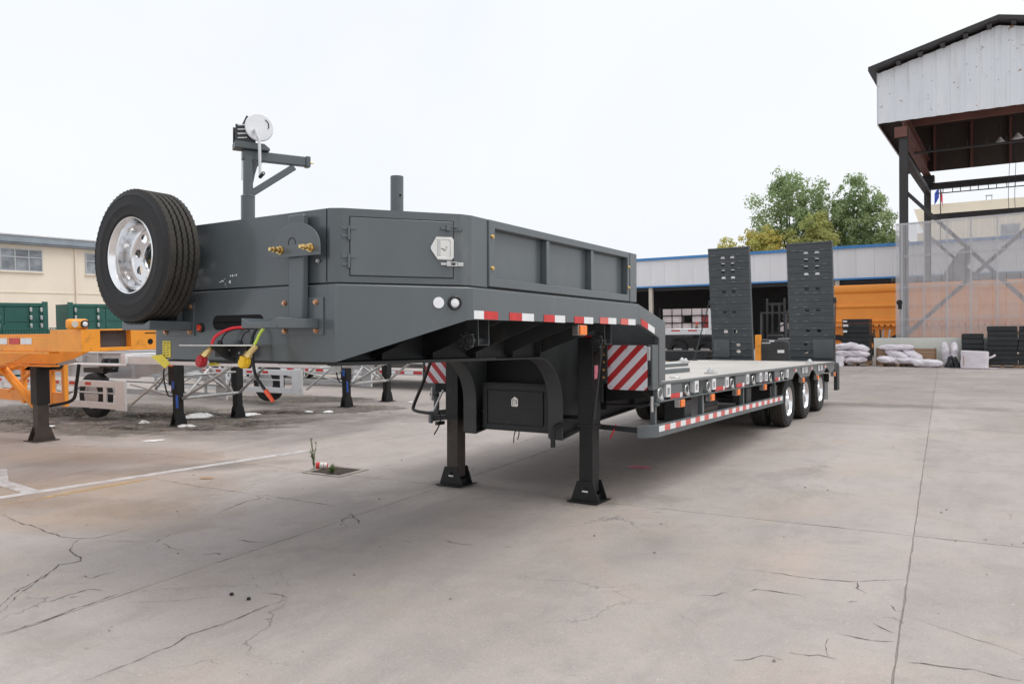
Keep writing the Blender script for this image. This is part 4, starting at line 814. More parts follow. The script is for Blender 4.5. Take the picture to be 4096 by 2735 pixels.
# ---- spare wheel davit with hand winch, and the plain socket post
dv = MB(); dv.cyl((-.817, .744, 2.40), (-.817, .744, 2.865), .057, n=20); dv.cyl((-.817, .744, 2.862), (-.817, .744, 2.873), .060, .050, n=20)
dav = dv.build('davit', 'grey_paint', TR)
MB().cyl((-.817, .744, 2.87), (-.817, .744, 3.20), .041, n=20).build('davit_mast', 'grey_paint', dav)
U = Vector((.47, .88, 0)).normalized()       # jib direction
P0 = Vector((-.817, .744, 0))
def jib(t, z, off=0): q = P0 + U * t + Vector((-U.y, U.x, 0)) * off; return (q.x, q.y, z)
MB().bar(jib(-.05, 3.205), jib(.475, 3.205), .065, .080).build('davit_jib', 'grey_paint', dav, bevel=.006)
MB().bar(jib(.475, 3.205), jib(.515, 3.205), .078, .092).build('jib_head', 'grey_paint', dav, bevel=.006)
MB().cyl(jib(.515, 3.203), jib(.55, 3.202), .012, .004, n=8).build('jib_tip', 'brass', dav)
MB().bar(jib(.02, 2.885), jib(.38, 3.15), .045, .055).build('davit_brace', 'grey_paint', dav, bevel=.005)
gs = MB(); gm = Matrix.Translation(P0) @ Matrix.Rotation(math.atan2(U.y, U.x), 4, 'Z'); gs.m = gm
gs.prism([(.036, 3.16), (.12, 3.16), (.075, 3.12), (.055, 3.05), (.042, 2.98), (.036, 2.98)], 1, -.006, .006); gs.build('gusset', 'grey_paint', dav)
pl = MB(); pl.m = gm; pl.prism([(-.115, 3.247), (.165, 3.247), (.165, 3.268), (.12, 3.302), (-.115, 3.302)], 1, -.075, .065); pl.build('winch_bed', 'grey_paint_dusty', dav, bevel=.006)
wn = MB(); wn.m = gm
for y in (-.065, .055): wn.box(-.11, .05, y, y + .008, 3.303, 3.44)
wn.cyl((-.09, -.06, 3.33), (-.09, .06, 3.33), .009); wn.cyl((-.09, -.06, 3.40), (-.09, .06, 3.40), .009); wn.cyl((-.02, -.06, 3.38), (-.02, .06, 3.38), .04); wn.bar((-.04, 0, 3.44), (.0, 0, 3.53), .02, .03)
wo = wn.build('hand_winch', 'dark_chassis', dav)
for zz in (3.325, 3.36, 3.395, 3.43):
    rp = MB(); rp.m = gm; rp.cyl((-.095, -.066, zz), (-.02, -.066, zz + .012), .007, n=7); rp.build('winch_pawl', 'galvanised', wo)
rp = MB(); rp.m = gm; rp.lathe([(.0005, 0)] * 0 + [(.052, -.02), (.062, -.02), (.062, .02), (.052, .02)], 24, close=True); rp.v = [tuple(Vector(q) + gm.to_3x3() @ Vector((-.02, 0, 3.38))) for q in rp.v]; rp.build('winch_reel', 'galvanised', wo)
wd = MB(); wd.m = gm @ Matrix.Translation((.075, -.08, 3.43)); wd.lathe([(.0005, -.012), (.112, -.012), (.117, 0), (.112, .012), (.0005, .012)], 36); wd.build('winch_gear_cover', 'lamp_white', wo, bevel=.003)
wl = MB(); wl.m = gm; wl.tube([(.10 + .05 * math.cos(R(a)), -.0935, 3.45 + .05 * math.sin(R(a))) for a in range(-30, 71, 12)], .004, 6); wl.build('cover_slot', 'void', wo)
ck = MB(); ck.m = gm; ck.cyl((.03, -.08, 3.39), (.03, -.135, 3.39), .014, n=10); ck.tube(spline([(.03, -.13, 3.40), (.05, -.135, 3.34), (.065, -.135, 3.29), (.072, -.135, 3.01)], 5), .0125, 8); ck.build('winch_crank', 'silver_light', wo)
hd = MB(); hd.m = gm; hd.cyl((.072, -.135, 3.01), (.072, -.265, 3.015), .015, n=12); hd.build('crank_grip', 'hose_black', wo)
hd = MB(); hd.m = gm; hd.cyl((.072, -.265, 3.015), (.072, -.270, 3.015), .008, n=10); hd.build('grip_end', 'zinc', wo)
MB().tube([(-.862, .72, 3.20), (-.865, .72, 3.0)], .004, 6).build('winch_rope', 'zinc', dav)
sp = MB().cyl((.817, .744, 2.40), (.817, .744, 2.842), .047, n=24).build('socket_post', 'grey_paint', TR)
MB().cyl((.862, .728, 2.70), (.866, .726, 2.70), .008, n=8).build('pin_hole', 'void', sp)
# ---- rear end and ramps
MB().box(-1.46, 1.46, 13.87, 14.35, 1.00, 1.205).build('rear_beam', 'dark_chassis', TR, bevel=.008)
for s in (1, -1):
    MB().box(*sorted((1.40 * s, 1.47 * s)), 14.10, 14.36, .62, 1.16).build('rear_post', 'dark_chassis', TR, bevel=.006)
    MB().box(*sorted((.95 * s, 1.41 * s)), 13.44, 13.452, .46, .83).build('mud_flap', 'silver_paint', TR, bevel=.003)
    MB().box(*sorted((.90 * s, 1.43 * s)), 13.40, 13.437, .83, 1.00).build('flap_hanger', 'black_steel', TR, bevel=.006)
    hn = MB(); hn.cyl((.40 * s, 14.47, 1.20), (1.38 * s, 14.47, 1.20), .035, n=14); hn.build('ramp_hinge', 'dark_chassis', TR)
MB().box(-1.15, 1.15, 14.22, 14.32, .58, .68).build('rear_bumper', 'dark_chassis', TR, bevel=.006)
def ramp_part(s):
    W_, H = .94, 2.64; rows = 17; rh = H / rows
    f = MB()
    for x in (0, W_ - .05): f.box(x, x + .05, .012, .13, 0, H)
    f.box(.051, W_ - .051, .03, .12, H - .06, H - .0005); f.box(.051, W_ - .051, .03, .12, .0005, .06)
    o = f.build('ramp', 'ramp_paint', TR, bevel=.006)
    o.location = (.415 if s > 0 else -1.355, 14.49, 1.20); o.rotation_euler = (R(8.0), 0, 0)
    holes = {1: 1, 2: 1, 4: 1, 7: 1, 10: 1, 12: 2, 13: 1, 14: 1, 15: 1}
    for k in range(rows):
        z0, z1 = k * rh + .0003, (k + 1) * rh - .0003
        if k in holes:
            xs = (.40, .63) if s > 0 else (.34, .56)
            if k in (1, 2): xs = ((.34,) if s > 0 else (.62,))
            m = MB(); cuts = [0] + [(a + b) / 2 for a, b in zip(xs[:-1], xs[1:])] + [W_]
            for i, xc in enumerate(xs):
                a, b = cuts[i], cuts[i + 1]; zc = (z0 + z1) / 2; hw, hh = .050, .034
                m.ringprism([(a, z0), (xc, z0), (b, z0), (b, zc), (b, z1), (xc, z1), (a, z1), (a, zc)], [(xc - hw * .7, zc - hh), (xc, zc - hh), (xc + hw * .7, zc - hh), (xc + hw, zc), (xc + hw * .7, zc + hh), (xc, zc + hh), (xc - hw * .7, zc + hh), (xc - hw, zc)], 1, 0, .012)
        else: m = MB().box(0, W_, 0, .012, z0, z1)
        c = m.build('tread_plate', 'ramp_paint', o, smooth=False)
        if k in holes and k not in (1, 2, 4): MB().box(.052, W_ - .052, .05, .11, z0, (z0 + z1) / 2 + (.012 if k % 3 else -.02)).build('ramp_crossbar', 'dark_chassis', o, smooth=False)
        ct = MB().box(.0, W_, -.030, -.001, z1 - .024, z1 - .008)
        ct.build('cleat', 'grey_paint_dusty', o, bevel=.002)
        MB().box(.02, W_ - .02, -.006, -.0005, z0 + .012, z0 + .02).build('weld_rib', 'grey_paint_dusty', o, smooth=False)
        for q in range(4):
            if random.random() < .6: x = .12 + .2 * q + random.uniform(-.05, .05); MB().box(x, x + .08, -.0325, -.0302, z1 - .012, z1 - .0075).build('worn_edge', 'zinc', o, smooth=False)
    if s > 0: fx = (.50, .93)
    else: fx = (.05, .42)
    MB().prism(rrect(fx[0], fx[1], .10, .52, .03), 1, -.035, -.025).build('ramp_flap', 'grey_paint_dusty', o, bevel=.003)
    MB().box(0, W_, -.06, -.026, .0, .05).build('ramp_toe', 'grey_paint_dusty', o, bevel=.004)
    e = W_ + .004 if s > 0 else -.05
    MB().box(e, e + .046, .0, .10, 1.30, 1.42).build('lock_lug', 'dark_chassis', o, bevel=.006)
both(ramp_part)
def chain(p0, p1, name):
    p0, p1 = Vector(p0), Vector(p1); L = (p1 - p0).length; nl = int(L / .052); d = (p1 - p0).normalized(); m = MB()
    a = d.orthogonal().normalized(); b = d.cross(a)
    for i in range(nl):
        c = p0 + (p1 - p0) * ((i + .5) / nl); s_ = a if i % 2 else b; pts = []
        for k in range(9): t = 2 * math.pi * k / 8; pts.append(c + d * .034 * math.cos(t) + s_ * .016 * math.sin(t))
        m.tube(pts, .0065, 5)
    return m.build(name, 'dark_chassis', TR)
chain((1.40, 14.32, 2.56), (1.43, 13.90, 1.05), 'ramp_chain'); chain((-1.39, 14.30, 2.55), (-1.36, 13.20, 1.26), 'ramp_chain')
MB().box(-1.40, -1.30, 13.15, 13.25, 1.238, 1.27).build('chain_anchor', 'dark_chassis', TR, bevel=.006)
# ================================================================== cream building far left
bl = empty('cream_building', (-47, 25, 0), label='cream two storey building with a grey roof edge behind the green containers', category='building')
MB().box(-9, 0, -14, 30, 0, 6.72).build('wall', 'cream_wall', bl)
rf = MB(); rf.box(-9.3, .35, -14.4, 30.4, 6.73, 6.82); rf.box(.12, .42, -14.4, 30.4, 6.83, 7.25); rf.prism([(-9.3, 6.83), (.1, 6.83), (.1, 6.9), (-4.5, 7.1)], 1, -14.3, 30.3); rf.build('roof', 'roof_grey', bl)
MB().box(.43, .46, -14.4, 30.4, 7.18, 7.24).build('gutter_edge', 'silver_paint', bl)
def window(y0, y1, z0, z1):
    w = MB().ringprism([(y0, z0), (y1, z0), (y1, z1), (y0, z1)], [(y0 + .06, z0 + .06), (y1 - .06, z0 + .06), (y1 - .06, z1 - .06), (y0 + .06, z1 - .06)], 0, .002, .06).build('window', 'window_frame', bl, smooth=False)
    MB().box(.003, .02, y0 + .06, y1 - .06, z0 + .06, z1 - .06).build('pane', 'window_glass', w, smooth=False)
    zm = z1 - (z1 - z0) * .37; fr = MB().box(.021, .055, y0 + .06, y1 - .06, zm - .03, zm + .03)
    n = max(1, round((y1 - y0) / .72))
    for i in range(1, n): y = y0 + (y1 - y0) * i / n; fr.box(.021, .052 if i != n // 2 else .058, y - .03, y + .03, z0 + .06, z1 - .06)
    fr.build('window_bar', 'window_frame', w, smooth=False)
    MB().box(.002, .10, y0 - .05, y1 + .05, z0 - .07, z0 - .002).build('sill', 'cream_wall', w, smooth=False)
for y0, y1 in ((-4.8, -1.85), (.62, 3.5), (6.0, 8.9), (11.4, 14.3)): window(y0, y1, 5.22, 6.48)
MB().cyl((.08, .02, 0), (.08, .02, 6.7), .05, n=10).build('downpipe', 'cream_wall', bl)
MB().box(.002, .03, -14, 30, 4.0, 4.06).build('wall_band', 'cream_far', bl)

# ================================================================== green containers and fence
def container(x, y, wid, label, rods):
    c = empty('green_container', (x, y, 0), label=label, category='container', group='green containers by the cream building'); c.scale = (1.4, 1.4, 1.13)
    m = MB(); m.box(-.7, 0, 0, wid, .15, 2.66); m.build('container_body', 'green_container', c)
    f = MB()
    for yy in (0, wid - .16): f.box(.001, .06, yy, yy + .16, .12, 2.74)
    f.box(.001, .05, .161, wid - .161, 2.55, 2.68); f.box(.001, .05, .161, wid - .161, .12, .3); f.build('end_frame', 'green_container', c, bevel=.01)
    for k in range(2):
        a = .17 + (wid - .34) / 2 * k; d = MB().box(.002, .03, a + .01, a + (wid - .34) / 2 - .01, .31, 2.54).build('container_door', 'green_container', c, bevel=.01)
        for q in range(3): MB().box(.031, .045, a + .08, a + (wid - .34) / 2 - .08, .75 + q * .62, .78 + q * .62).build('door_rib', 'green_container', d, smooth=False)
    for yy in rods:
        r = MB().cyl((.075, yy, .25), (.075, yy, 2.60), .018, n=8).build('lock_rod', 'green_container', c)
        for z in (.9, 1.75, 2.05, 2.35): MB().box(.05, .10, yy - .035, yy + .035, z, z + .16).build('rod_keeper', 'galvanised', r, bevel=.01)
container(-35.0, 13.95, 2.46, 'green container at the left edge, left of the bare cream wall strip', (1.05, 1.95, 2.25))
container(-35.3, 18.4, 2.46, 'green container partly hidden behind the spare wheel of the grey trailer', (.22, .95, 2.1))
fn = empty('green_fence', (-33.6, 9, 0), label='low dark green mesh fence in front of the green containers', category='fence')
m = MB()
for k in range(90): m.box(-.008, .008, k * .10, k * .10 + .02, .05, 1.98)
for z in (.1, 1.0, 1.93): m.box(-.012, .012, 0, 9, z, z + .03)
m.build('mesh_panel', 'green_container', fn, smooth=False, kind='stuff')
for k in range(4): MB().box(-.04, .04, k * 3, k * 3 + .06, 0, 2.08).build('fence_post', 'green_container', fn)
MB().box(-.03, -.02, -.1, 9.2, .0, 1.9).build('fence_sheet', 'green_container', fn, smooth=False)

# ================================================================== parked chassis trailers on the left
def park_leg(root, x, y, top, mat, low=None, foot=.16, k=1.0):
    o = MB().box(x - .085 * k, x + .085 * k, y - .085 * k, y + .085 * k, .62, top).build('landing_leg', mat, root, bevel=.006)
    MB().box(x - .07 * k, x + .07 * k, y - .07 * k, y + .07 * k, .12, .63).build('inner_leg', low or mat, o, bevel=.004)
    f = MB(); f.box(x - foot, x + foot, y - foot, y + foot, .004, .018)
    for d in (-.075 * k, .063 * k): f.prism([(y - foot * .92, .0185), (y + foot * .92, .0185), (y + .08 * k, .24), (y - .08 * k, .24)], 0, x + d, x + d + .012)
    f.build('foot', low or mat, o, bevel=.002); return o
# ---- orange
og = empty('orange_container_chassis', (-9, 6, 0), label='orange container chassis trailer at the left edge with a dark landing leg', category='trailer')
for s in (-1, 1):
    o = MB().prism([(-8, 1.30), (-3.7, 1.32), (-3.1, 1.42), (-2.4, 1.60), (-.02, 1.64), (-.02, 1.80), (-8, 1.78)], 1, .43 * s - .01, .43 * s + .01).build('main_beam', 'orange_paint', og)
    MB().box(-8, -.02, .43 * s - .08, .43 * s + .08, 1.782, 1.80).build('beam_flange', 'orange_paint', o); MB().box(-8, -3.7, .43 * s - .08, .43 * s + .08, 1.28, 1.299).build('beam_flange', 'orange_paint', o)
    rl = MB().box(-8, -.72, 1.08 * s - .03, 1.08 * s + .03, 1.60, 1.785).build('side_rail', 'orange_paint', og, bevel=.004)
    MB().box(-8, -.70, 1.08 * s - .06, 1.08 * s + .06, 1.575, 1.598).build('rail_flange', 'orange_paint', rl)
    for k in range(7):
        a = -1.15 - .62 * k
        for q, c in ((0, 'tape_white'), (.30, 'tape_red')): MB().box(a - q - .27, a - q, 1.112 * s, 1.115 * s, 1.69, 1.765).build('reflective_tape', c, rl, smooth=False)
    for k in range(4): MB().box(-1.05 - 1.3 * k, -.99 - 1.3 * k, 1.0 * s, 1.105 * s, 1.60, 1.784).build('rail_rib', 'orange_paint', rl)
    for x in (-1.6, -3.0, -4.4): MB().box(x, x + .10, *sorted((.44 * s, 1.05 * s)), 1.62, 1.76).build('outrigger', 'orange_paint', og)
# front bolster with locks and slots
bo = MB(); bo.box(-.70, 0, -1.12, -.9, 1.60, 1.862); bo.box(-.10, 0, -.52, 1.12, 1.60, 1.862); bo.box(-.10, 0, -.9, -.52, 1.60, 1.645); bo.box(-.10, 0, -.9, -.52, 1.845, 1.862); bo.box(-.70, 0, .9, 1.12, 1.599, 1.861); bo.box(-.70, -.62, -.9, .9, 1.60, 1.84)
bols = bo.build('front_bolster', 'orange_paint', og, bevel=.004)
MB().box(-.101, -.103, -.9, -.52, 1.64, 1.85).build('bolster_cavity', 'shade_floor', bols, smooth=False)
for y in (-.22, .12): MB().box(.0005, .003, y - .12, y + .10, 1.80, 1.812).build('slot', 'void', bols, smooth=False)
for y, r in ((-.27, .035), (.18, .025)): MB().cyl((.0005, y, 1.70), (.003, y, 1.70), r, n=16).build('hole', 'void', bols)
MB().at(.001, -.02, 1.70, rx=R(12)).box(0, .003, -.035, .035, -.055, .055).build('paper_label', 'paper_white', bols, smooth=False)
lb = MB().box(-.05, .05, -1.28, -1.05, 1.863, 1.985).build('lamp_box', 'orange_paint', og, bevel=.03)
lb.location = (-.06, .03, 0)
MB().cyl((.0505, -1.215, 1.925), (.055, -1.215, 1.925), .038, n=20).build('lamp_blank', 'column_cream', lb)
MB().at(.05, -1.105, 1.925).lathe([(.045, 0), (.045, .02), (.033, .02)], 22, axis=0).build('lamp_ring', 'hose_black', lb)
MB().at(.05, -1.105, 1.925).lathe([(.034, .012), (.02, .02), (.0005, .022)], 20, axis=0).build('lamp_lens', 'lamp_white', lb)
MB().box(-1.9, -.75, -.42, .42, 1.585, 1.598).build('coupler_plate', 'orange_paint', og, bevel=.004)
# far side guard, braces, landing legs
for s in (-1, 1):
    sg = MB(); x1 = -4.86
    if s > 0:
        for z in (.56, 1.13): sg.box(-11, x1 - .09, 1.18, 1.24, z, z + .20)
        for x in (-4.87, -5.3, -6.3, -7.4): sg.box(x - .09, x, 1.17, 1.245, .52, 1.30)
        sg.prism([(-5.0, 1.62), (-4.0, 1.62), (-5.6, 1.10), (-6.4, 1.10)], 1, 1.18, 1.22)
        g0 = sg.build('side_guard', 'orange_paint', og, bevel=.004)
        MB().prism([(-9, 1.05), (-6.3, 1.05), (-4.9, 1.42), (-3.8, 1.60), (-9, 1.60)], 1, .56, .60).build('gusset_plate', 'orange_paint', og)
for x in (-6.9, -8.1, -9.3): MB().tube([(x, 1.2, .72), (x + 1.0, 1.2, 1.16)], .035, 8).build('guard_lattice', 'orange_paint', og)
for x in (-1.2, -2.2, -3.2): MB().box(x, x + .06, -.42, .42, 1.62, 1.74).build('cross_member', 'orange_paint', og)
MB().tube([(-5.2, 1.2, 1.5), (-6.6, .6, .95)], .04, 8).build('leg_brace', 'orange_paint', og)
pl = park_leg(og, -4.72, .70, 1.42, 'leg_black', 'leg_brown', .20, 1.25)
MB().tube([(-5.9, .60, 1.32), (-4.85, .68, .62)], .05, 10).build('leg_brace', 'orange_paint', og)
MB().tube([(-5.6, .50, 1.20), (-4.82, .66, .56)], .045, 10).build('leg_brace', 'orange_paint', og)
MB().cyl((-4.62, .74, 1.32), (-4.40, .86, 1.32), .13, n=18).build('gearbox', 'leg_black', pl)
MB().cyl((-4.40, .86, 1.36), (-4.1, 1.02, 1.42), .10, n=14).build('gearbox_hood', 'silver_paint', pl)
MB().tube(spline([(-4.05, 1.0, 1.28), (-4.15, 1.0, .95), (-4.25, .98, .68), (-4.62, .80, .58)], 5), .028, 8).build('crank_handle', 'leg_black', pl)
park_leg(og, -4.72, -.70, 1.42, 'leg_black', 'leg_brown', .20, 1.25)
MB().box(-.35, -.2, .75, .95, 1.38, 1.60).build('hose_bracket', 'hose_black', og); MB().box(-.36, -.34, .62, .98, 1.33, 1.43).build('yellow_tag', 'sticker_yellow', og, smooth=False)

# ---- silver chassis trailers (built once, copied with their parts)
def silver(name, loc, label, tape_mat='tape_red'):
    r = empty(name, loc, label=label, category='trailer', group='silver chassis trailers parked side by side')
    for s in (-1, 1):
        o = MB().prism([(-12, .86), (-1.6, .86), (-.2, 1.12), (4.2, 1.16), (4.2, 1.36), (-12, 1.36)], 1, .45 * s - .01, .45 * s + .01).build('main_beam', 'silver_paint', r)
        MB().box(-12, 4.2, .45 * s - .075, .45 * s + .075, 1.361, 1.378).build('beam_flange', 'silver_light', o); MB().box(-12, -1.6, .45 * s - .075, .45 * s + .075, .842, .859).build('beam_flange', 'silver_light', o)
        for x in (-6.5, -5.3, -4.1, -2.9, -1.7, -.5): MB().box(x, x + .012, .46 * s, .525 * s, .861 if x < -1.2 else 1.15, 1.36).build('stiffener', 'silver_light', o, smooth=False)
        # side guard with tape
        yy = 1.16 * s
        sg = MB(); sg.box(-6.6, -1.26, yy - .02, yy + .02, .72, .85); sg.box(-6.6, -1.26, yy - .02, yy + .02, .30, .43)
        for x in (-5.6, -3.45, -1.65): sg.box(x, x + .10, yy - .018, yy + .018, .431, .719)
        g0 = sg.build('side_guard', 'silver_light', r, bevel=.006)
        MB().box(-1.25, -.92, yy - .022, yy + .022, .285, .865).build('guard_end_plate', 'silver_light', g0, bevel=.006)
        for x in (-2.05, -2.62, -3.20, -3.78, -4.36, -4.95, -5.5): MB().box(x - .20, x, yy + .0202 * s, yy + .0232 * s, .755, .815).build('reflective_tape', tape_mat, g0, smooth=False)
        for x0, x1 in ((-5.5, -3.6), (-3.35, -1.55)): MB().tube([(x0, 1.1 * s, .43), (x1, .55 * s, 1.30)], .024, 8).build('guard_strut', 'galvanised', g0)
        MB().tube([(-6.6, 1.05 * s, 1.13), (-1.0, 1.05 * s, 1.16)], .03, 8).build('upper_rail', 'silver_light', g0)
        for x in (-6, -3.5, -1.2): MB().box(x, x + .08, *sorted((.46 * s, 1.07 * s)), 1.17, 1.30).build('outrigger', 'silver_paint', r)
        lg = park_leg(r, 0, .69 * s, 1.20, 'leg_black', None, .15)
        MB().tube([(.1, .66 * s, .52), (1.25, .42 * s, 1.15)], .030, 8).build('leg_brace', 'galvanised', lg)
        MB().tube([(.08, .55 * s, .5), (-.9, .45 * s, 1.0)], .026, 8).build('leg_brace', 'galvanised', lg)
    MB().tube([(.06, -.66, .52), (.06, .66, .52)], .030, 8).build('cross_tube', 'galvanised', r)
    for s in (-1, 1): MB().tube([(.02, -.55 * s, .55), (.02, .05 * s, 1.10)], .030, 8).build('cross_brace', 'galvanised', r)
    for s in (-1, 1):
        for x in (-.6, .9, 2.0, 3.0): MB().box(x, x + .06, *sorted((.46 * s, 1.12 * s)), 1.20, 1.32).build('front_outrigger', 'silver_light', r)
        MB().box(-.9, 3.9, 1.10 * s - .03, 1.10 * s + .03, 1.19, 1.34).build('front_side_rail', 'silver_light', r, bevel=.004)
        for x0 in (.2, 1.3, 2.4): MB().tube([(x0, 1.05 * s, 1.2), (x0 + .8, .50 * s, 1.2)], .022, 7).build('diagonal_tie', 'galvanised', r)
        MB().tube([(-.86, 1.1 * s, .40), (-.05, .72 * s, 1.12)], .024, 8).build('guard_stay', 'galvanised', r)
        MB().tube([(-.86, 1.1 * s, .80), (-.05, .72 * s, .56)], .020, 8).build('guard_stay', 'galvanised', r)
        MB().tube([(-6.4, 1.12 * s, .60), (-1.0, 1.12 * s, .60)], .020, 8).build('guard_tube', 'galvanised', r)
    MB().tube([(.06, -.66, .95), (.06, .66, .95)], .022, 8).build('cross_tube', 'galvanised', r)
    MB().box(3.9, 4.25, -1.2, 1.2, 1.20, 1.42).build('front_bolster', 'silver_light', r, bevel=.006)
    MB().box(-1.0, -.85, -1.2, 1.2, 1.20, 1.38).build('cross_bolster', 'silver_light', r, bevel=.006)
    gx = MB(); gx.box(-.09, .09, -.83, -.775, .78, 1.30); gx.build('gearbox', 'leg_black', r, bevel=.01)
    MB().tube(spline([(-.05, -.85, 1.22), (-.12, -.9, 1.0), (-.06, -.86, .60), (.16, -.84, .60), (.17, -.84, .48)], 5), .014, 7).build('crank_handle', 'leg_black', r)
    MB().cyl((.17, -.84, .60), (.18, -.84, .36), .022, n=9).build('crank_grip', 'cable_blue', r)
    MB().box(.02, .09, -.833, -.829, .72, .86).build('leg_label', 'cable_blue', r, smooth=False)
    for y in (-1.0,):
        MB().box(-1.35, -1.26, y - .06, y + .06, .46, .84).build('red_bracket', 'glad_red', r)
    w = MB(); w.at(-2.35, -.9, .52); w.lathe([(.26, -.11), (.40, -.12), (.45, -.09), (.46, 0), (.45, .09), (.40, .12), (.26, .11)], 30); w.build('spare_tyre', 'rubber', r)
    w = MB(); w.at(-2.35, -.9, .52); w.lathe([(.265, -.10), (.24, -.05), (.10, -.03), (.0005, -.03)], 28); w.build('spare_rim', 'silver_light', r)
    MB().box(-2.75, -2.05, -.92, -.6, .98, 1.08).build('wheel_chock_holder', 'hose_black', r)
    for k in range(2): MB().prism([(-2.15 + .22 * k, 1.081), (-1.95 + .22 * k, 1.081), (-1.95 + .22 * k, 1.27), (-2.0 + .22 * k, 1.28)], 1, -.95, -.78).build('wheel_chock', 'hose_black', r)
    MB().box(-.05, .08, -.845, -.84, 1.14, 1.175).build('amber_lamp', 'amber', r)
    return r
sA = silver('silver_chassis', (-13.35, 9.69, 0), 'silver chassis trailer nearest the orange chassis, black leg under the spare wheel')
sA.rotation_euler.z = R(1.5)
sB = copy_of(sA, None, (-12.72, 13.53, 0), Euler((0, 0, R(0.5)))); sB['label'] = 'second silver chassis trailer, its legs left of the striped warning board'
# ---- grey lowbed behind
lb2 = empty('grey_lowbed_trailer', (-15.0, 18.6, 0), label='far grey lowbed trailer with taped side beside the left striped board', category='trailer')
b0 = MB().box(-9, 4, -1.45, 1.45, .92, 1.16).build('deck', 'grey_paint_dusty', lb2)
for s in (-1, 1):
    g0 = MB().box(-7, 3, 1.46 * s - .02, 1.46 * s + .02, .40, .55).build('side_guard', 'silver_paint', lb2)
    for k in range(30): MB().box(-6.9 + .33 * k, -6.9 + .33 * k + .31, 1.482 * s, 1.486 * s, .44, .52).build('reflective_tape', 'tape_red' if k % 2 else 'tape_white', g0, smooth=False)
    for k in range(9): MB().box(-6.5 + 1.1 * k, -6.5 + 1.1 * k + .5, 1.452 * s, 1.456 * s, .95, 1.02).build('reflective_tape', 'tape_red' if k % 2 else 'tape_white', b0, smooth=False)
    for k in range(5): MB().box(-6 + 2 * k, -5.8 + 2 * k, 1.40 * s, 1.47 * s, .78, .88).build('amber_lamp', 'amber', b0)
    for k in range(3):
        w = MB(); w.at(-6.5 - 1.3 * k, 1.15 * s, .45); w.lathe([(.25, -.14), (.40, -.14), (.45, -.1), (.45, .1), (.40, .14), (.25, .14)], 24); t = w.build('wheel', 'rubber', lb2)
        w = MB(); w.at(-6.5 - 1.3 * k, 1.15 * s, .45); w.lathe([(.26, .12 * s), (.2, .05 * s), (.0005, .05 * s)], 24); w.build('rim', 'alloy', t)
    MB().box(3.0, 3.1, .7 * s - .05, .7 * s + .05, 0, .95).build('landing_leg', 'leg_black', lb2)
MB().box(4.0, 4.06, -1.45, 1.45, .60, 1.20).build('headboard', 'grey_paint_dusty', lb2)

# ================================================================== litter, drain, weeds, small things on the ground
def blob(name, x, y, r, h, mat, label, cat, sx=1.0, rz=0, seed=0, group=None):
    me_n = 18; vs = []; fs = []
    for i in range(me_n):
        for j in range(me_n):
            u, v = i / (me_n - 1) * 2 - 1, j / (me_n - 1) * 2 - 1
            q = max(abs(u), abs(v)); a = math.atan2(v, u); rr = r * q * (.85 + .55 * noise.noise(Vector((math.cos(a) * 1.6, math.sin(a) * 1.6, seed * 3.1))) + .35 * noise.noise(Vector((math.cos(a) * 5, math.sin(a) * 5, seed * 1.3))))
            z = .007 + h * (1 - q ** 2.5) * (0.30 + .55 * abs(noise.noise(Vector((u * 1.7, v * 1.7, seed * 1.7)))) + .35 * abs(noise.noise(Vector((u * 4.5, v * 4.5, seed)))))
            vs.append((rr * math.cos(a) * sx, rr * math.sin(a), z))
    for i in range(me_n - 1):
        for j in range(me_n - 1): a = i * me_n + j; fs.append((a, a + 1, a + me_n + 1, a + me_n))
    o = MB().at(0, 0, 0).add(vs, fs).build(name, mat); o.location = (x, y, 0); o.rotation_euler = (0, 0, rz); tag(o, label, cat, group); return o
blob('plastic_bag', -14.2, 10.05, 0.216, .13, 'litter_white', 'crumpled white plastic bag between the two black legs of the first silver chassis', 'plastic bag', 1.6, .9, 1)
blob('plastic_sheet', -13.55, 10.75, 0.202, .06, 'litter_white', 'flat torn white plastic strip beside the crumpled bag', 'plastic sheet', 1.7, 1.2, 2)
blob('foam_piece', -13.05, 8.95, 0.122, .08, 'litter_white', 'white foam piece at the foot of the first silver chassis leg', 'foam', 1.5, .5, 3)
blob('paper_scrap', -11.9, 7.6, 0.115, .02, 'paper_white', 'thin white paper scrap lying left of the silver chassis leg foot', 'paper', 1.5, .9, 4)
blob('plastic_scrap', -14.3, 8.9, 0.101, .09, 'litter_white', 'small upright white plastic scrap in the dirt under the silver chassis', 'plastic scrap', 1.0, .3, 5)
blob('paper_scrap', -15.6, 7.75, 0.101, .03, 'paper_white', 'white scrap in the dirt beside the orange trailer leg', 'paper', 1.4, .2, 6)
blob('paper_scrap', -12.35, 11.9, 0.101, .05, 'paper_white', 'crumpled white scrap on the dark dirt patch right of the hanging orange plug', 'paper', 1.3, .7, 7)
blob('paper_scrap', -12.75, 11.75, 0.072, .03, 'paper_white', 'small pale scrap left of the crumpled one on the dark dirt patch', 'paper', 1.5, .2, 8)
blob('paper_scrap', -12.0, 14.3, 0.101, .03, 'paper_white', 'white scrap on the concrete left of the second silver chassis leg', 'paper', 1.2, .2, 9)
blob('paper_scrap', -8.3, 14.9, 0.094, .04, 'paper_white', 'small white scrap right of the folded crank of the grey trailer', 'paper', 1.8, .8, 10)
blob('pink_wrapper', -3.92, 9.15, .10, .02, 'sticker_pink', 'torn pale pink wrapper on the ground between the trailer legs', 'wrapper', 1.6, .2, 11)
blob('dry_leaf', -8.33, 6.0, .055, .02, 'cardboard', 'tan dry leaf on the concrete left of the drain', 'leaf', 1.9, .5, 12)
def cap(x, y, label): o = MB().cyl((0, 0, .002), (0, 0, .018), .014, n=12).build('bottle_cap', 'gum_black', bevel=.004); o.location = (x, y, 0); tag(o, label, 'bottle cap')
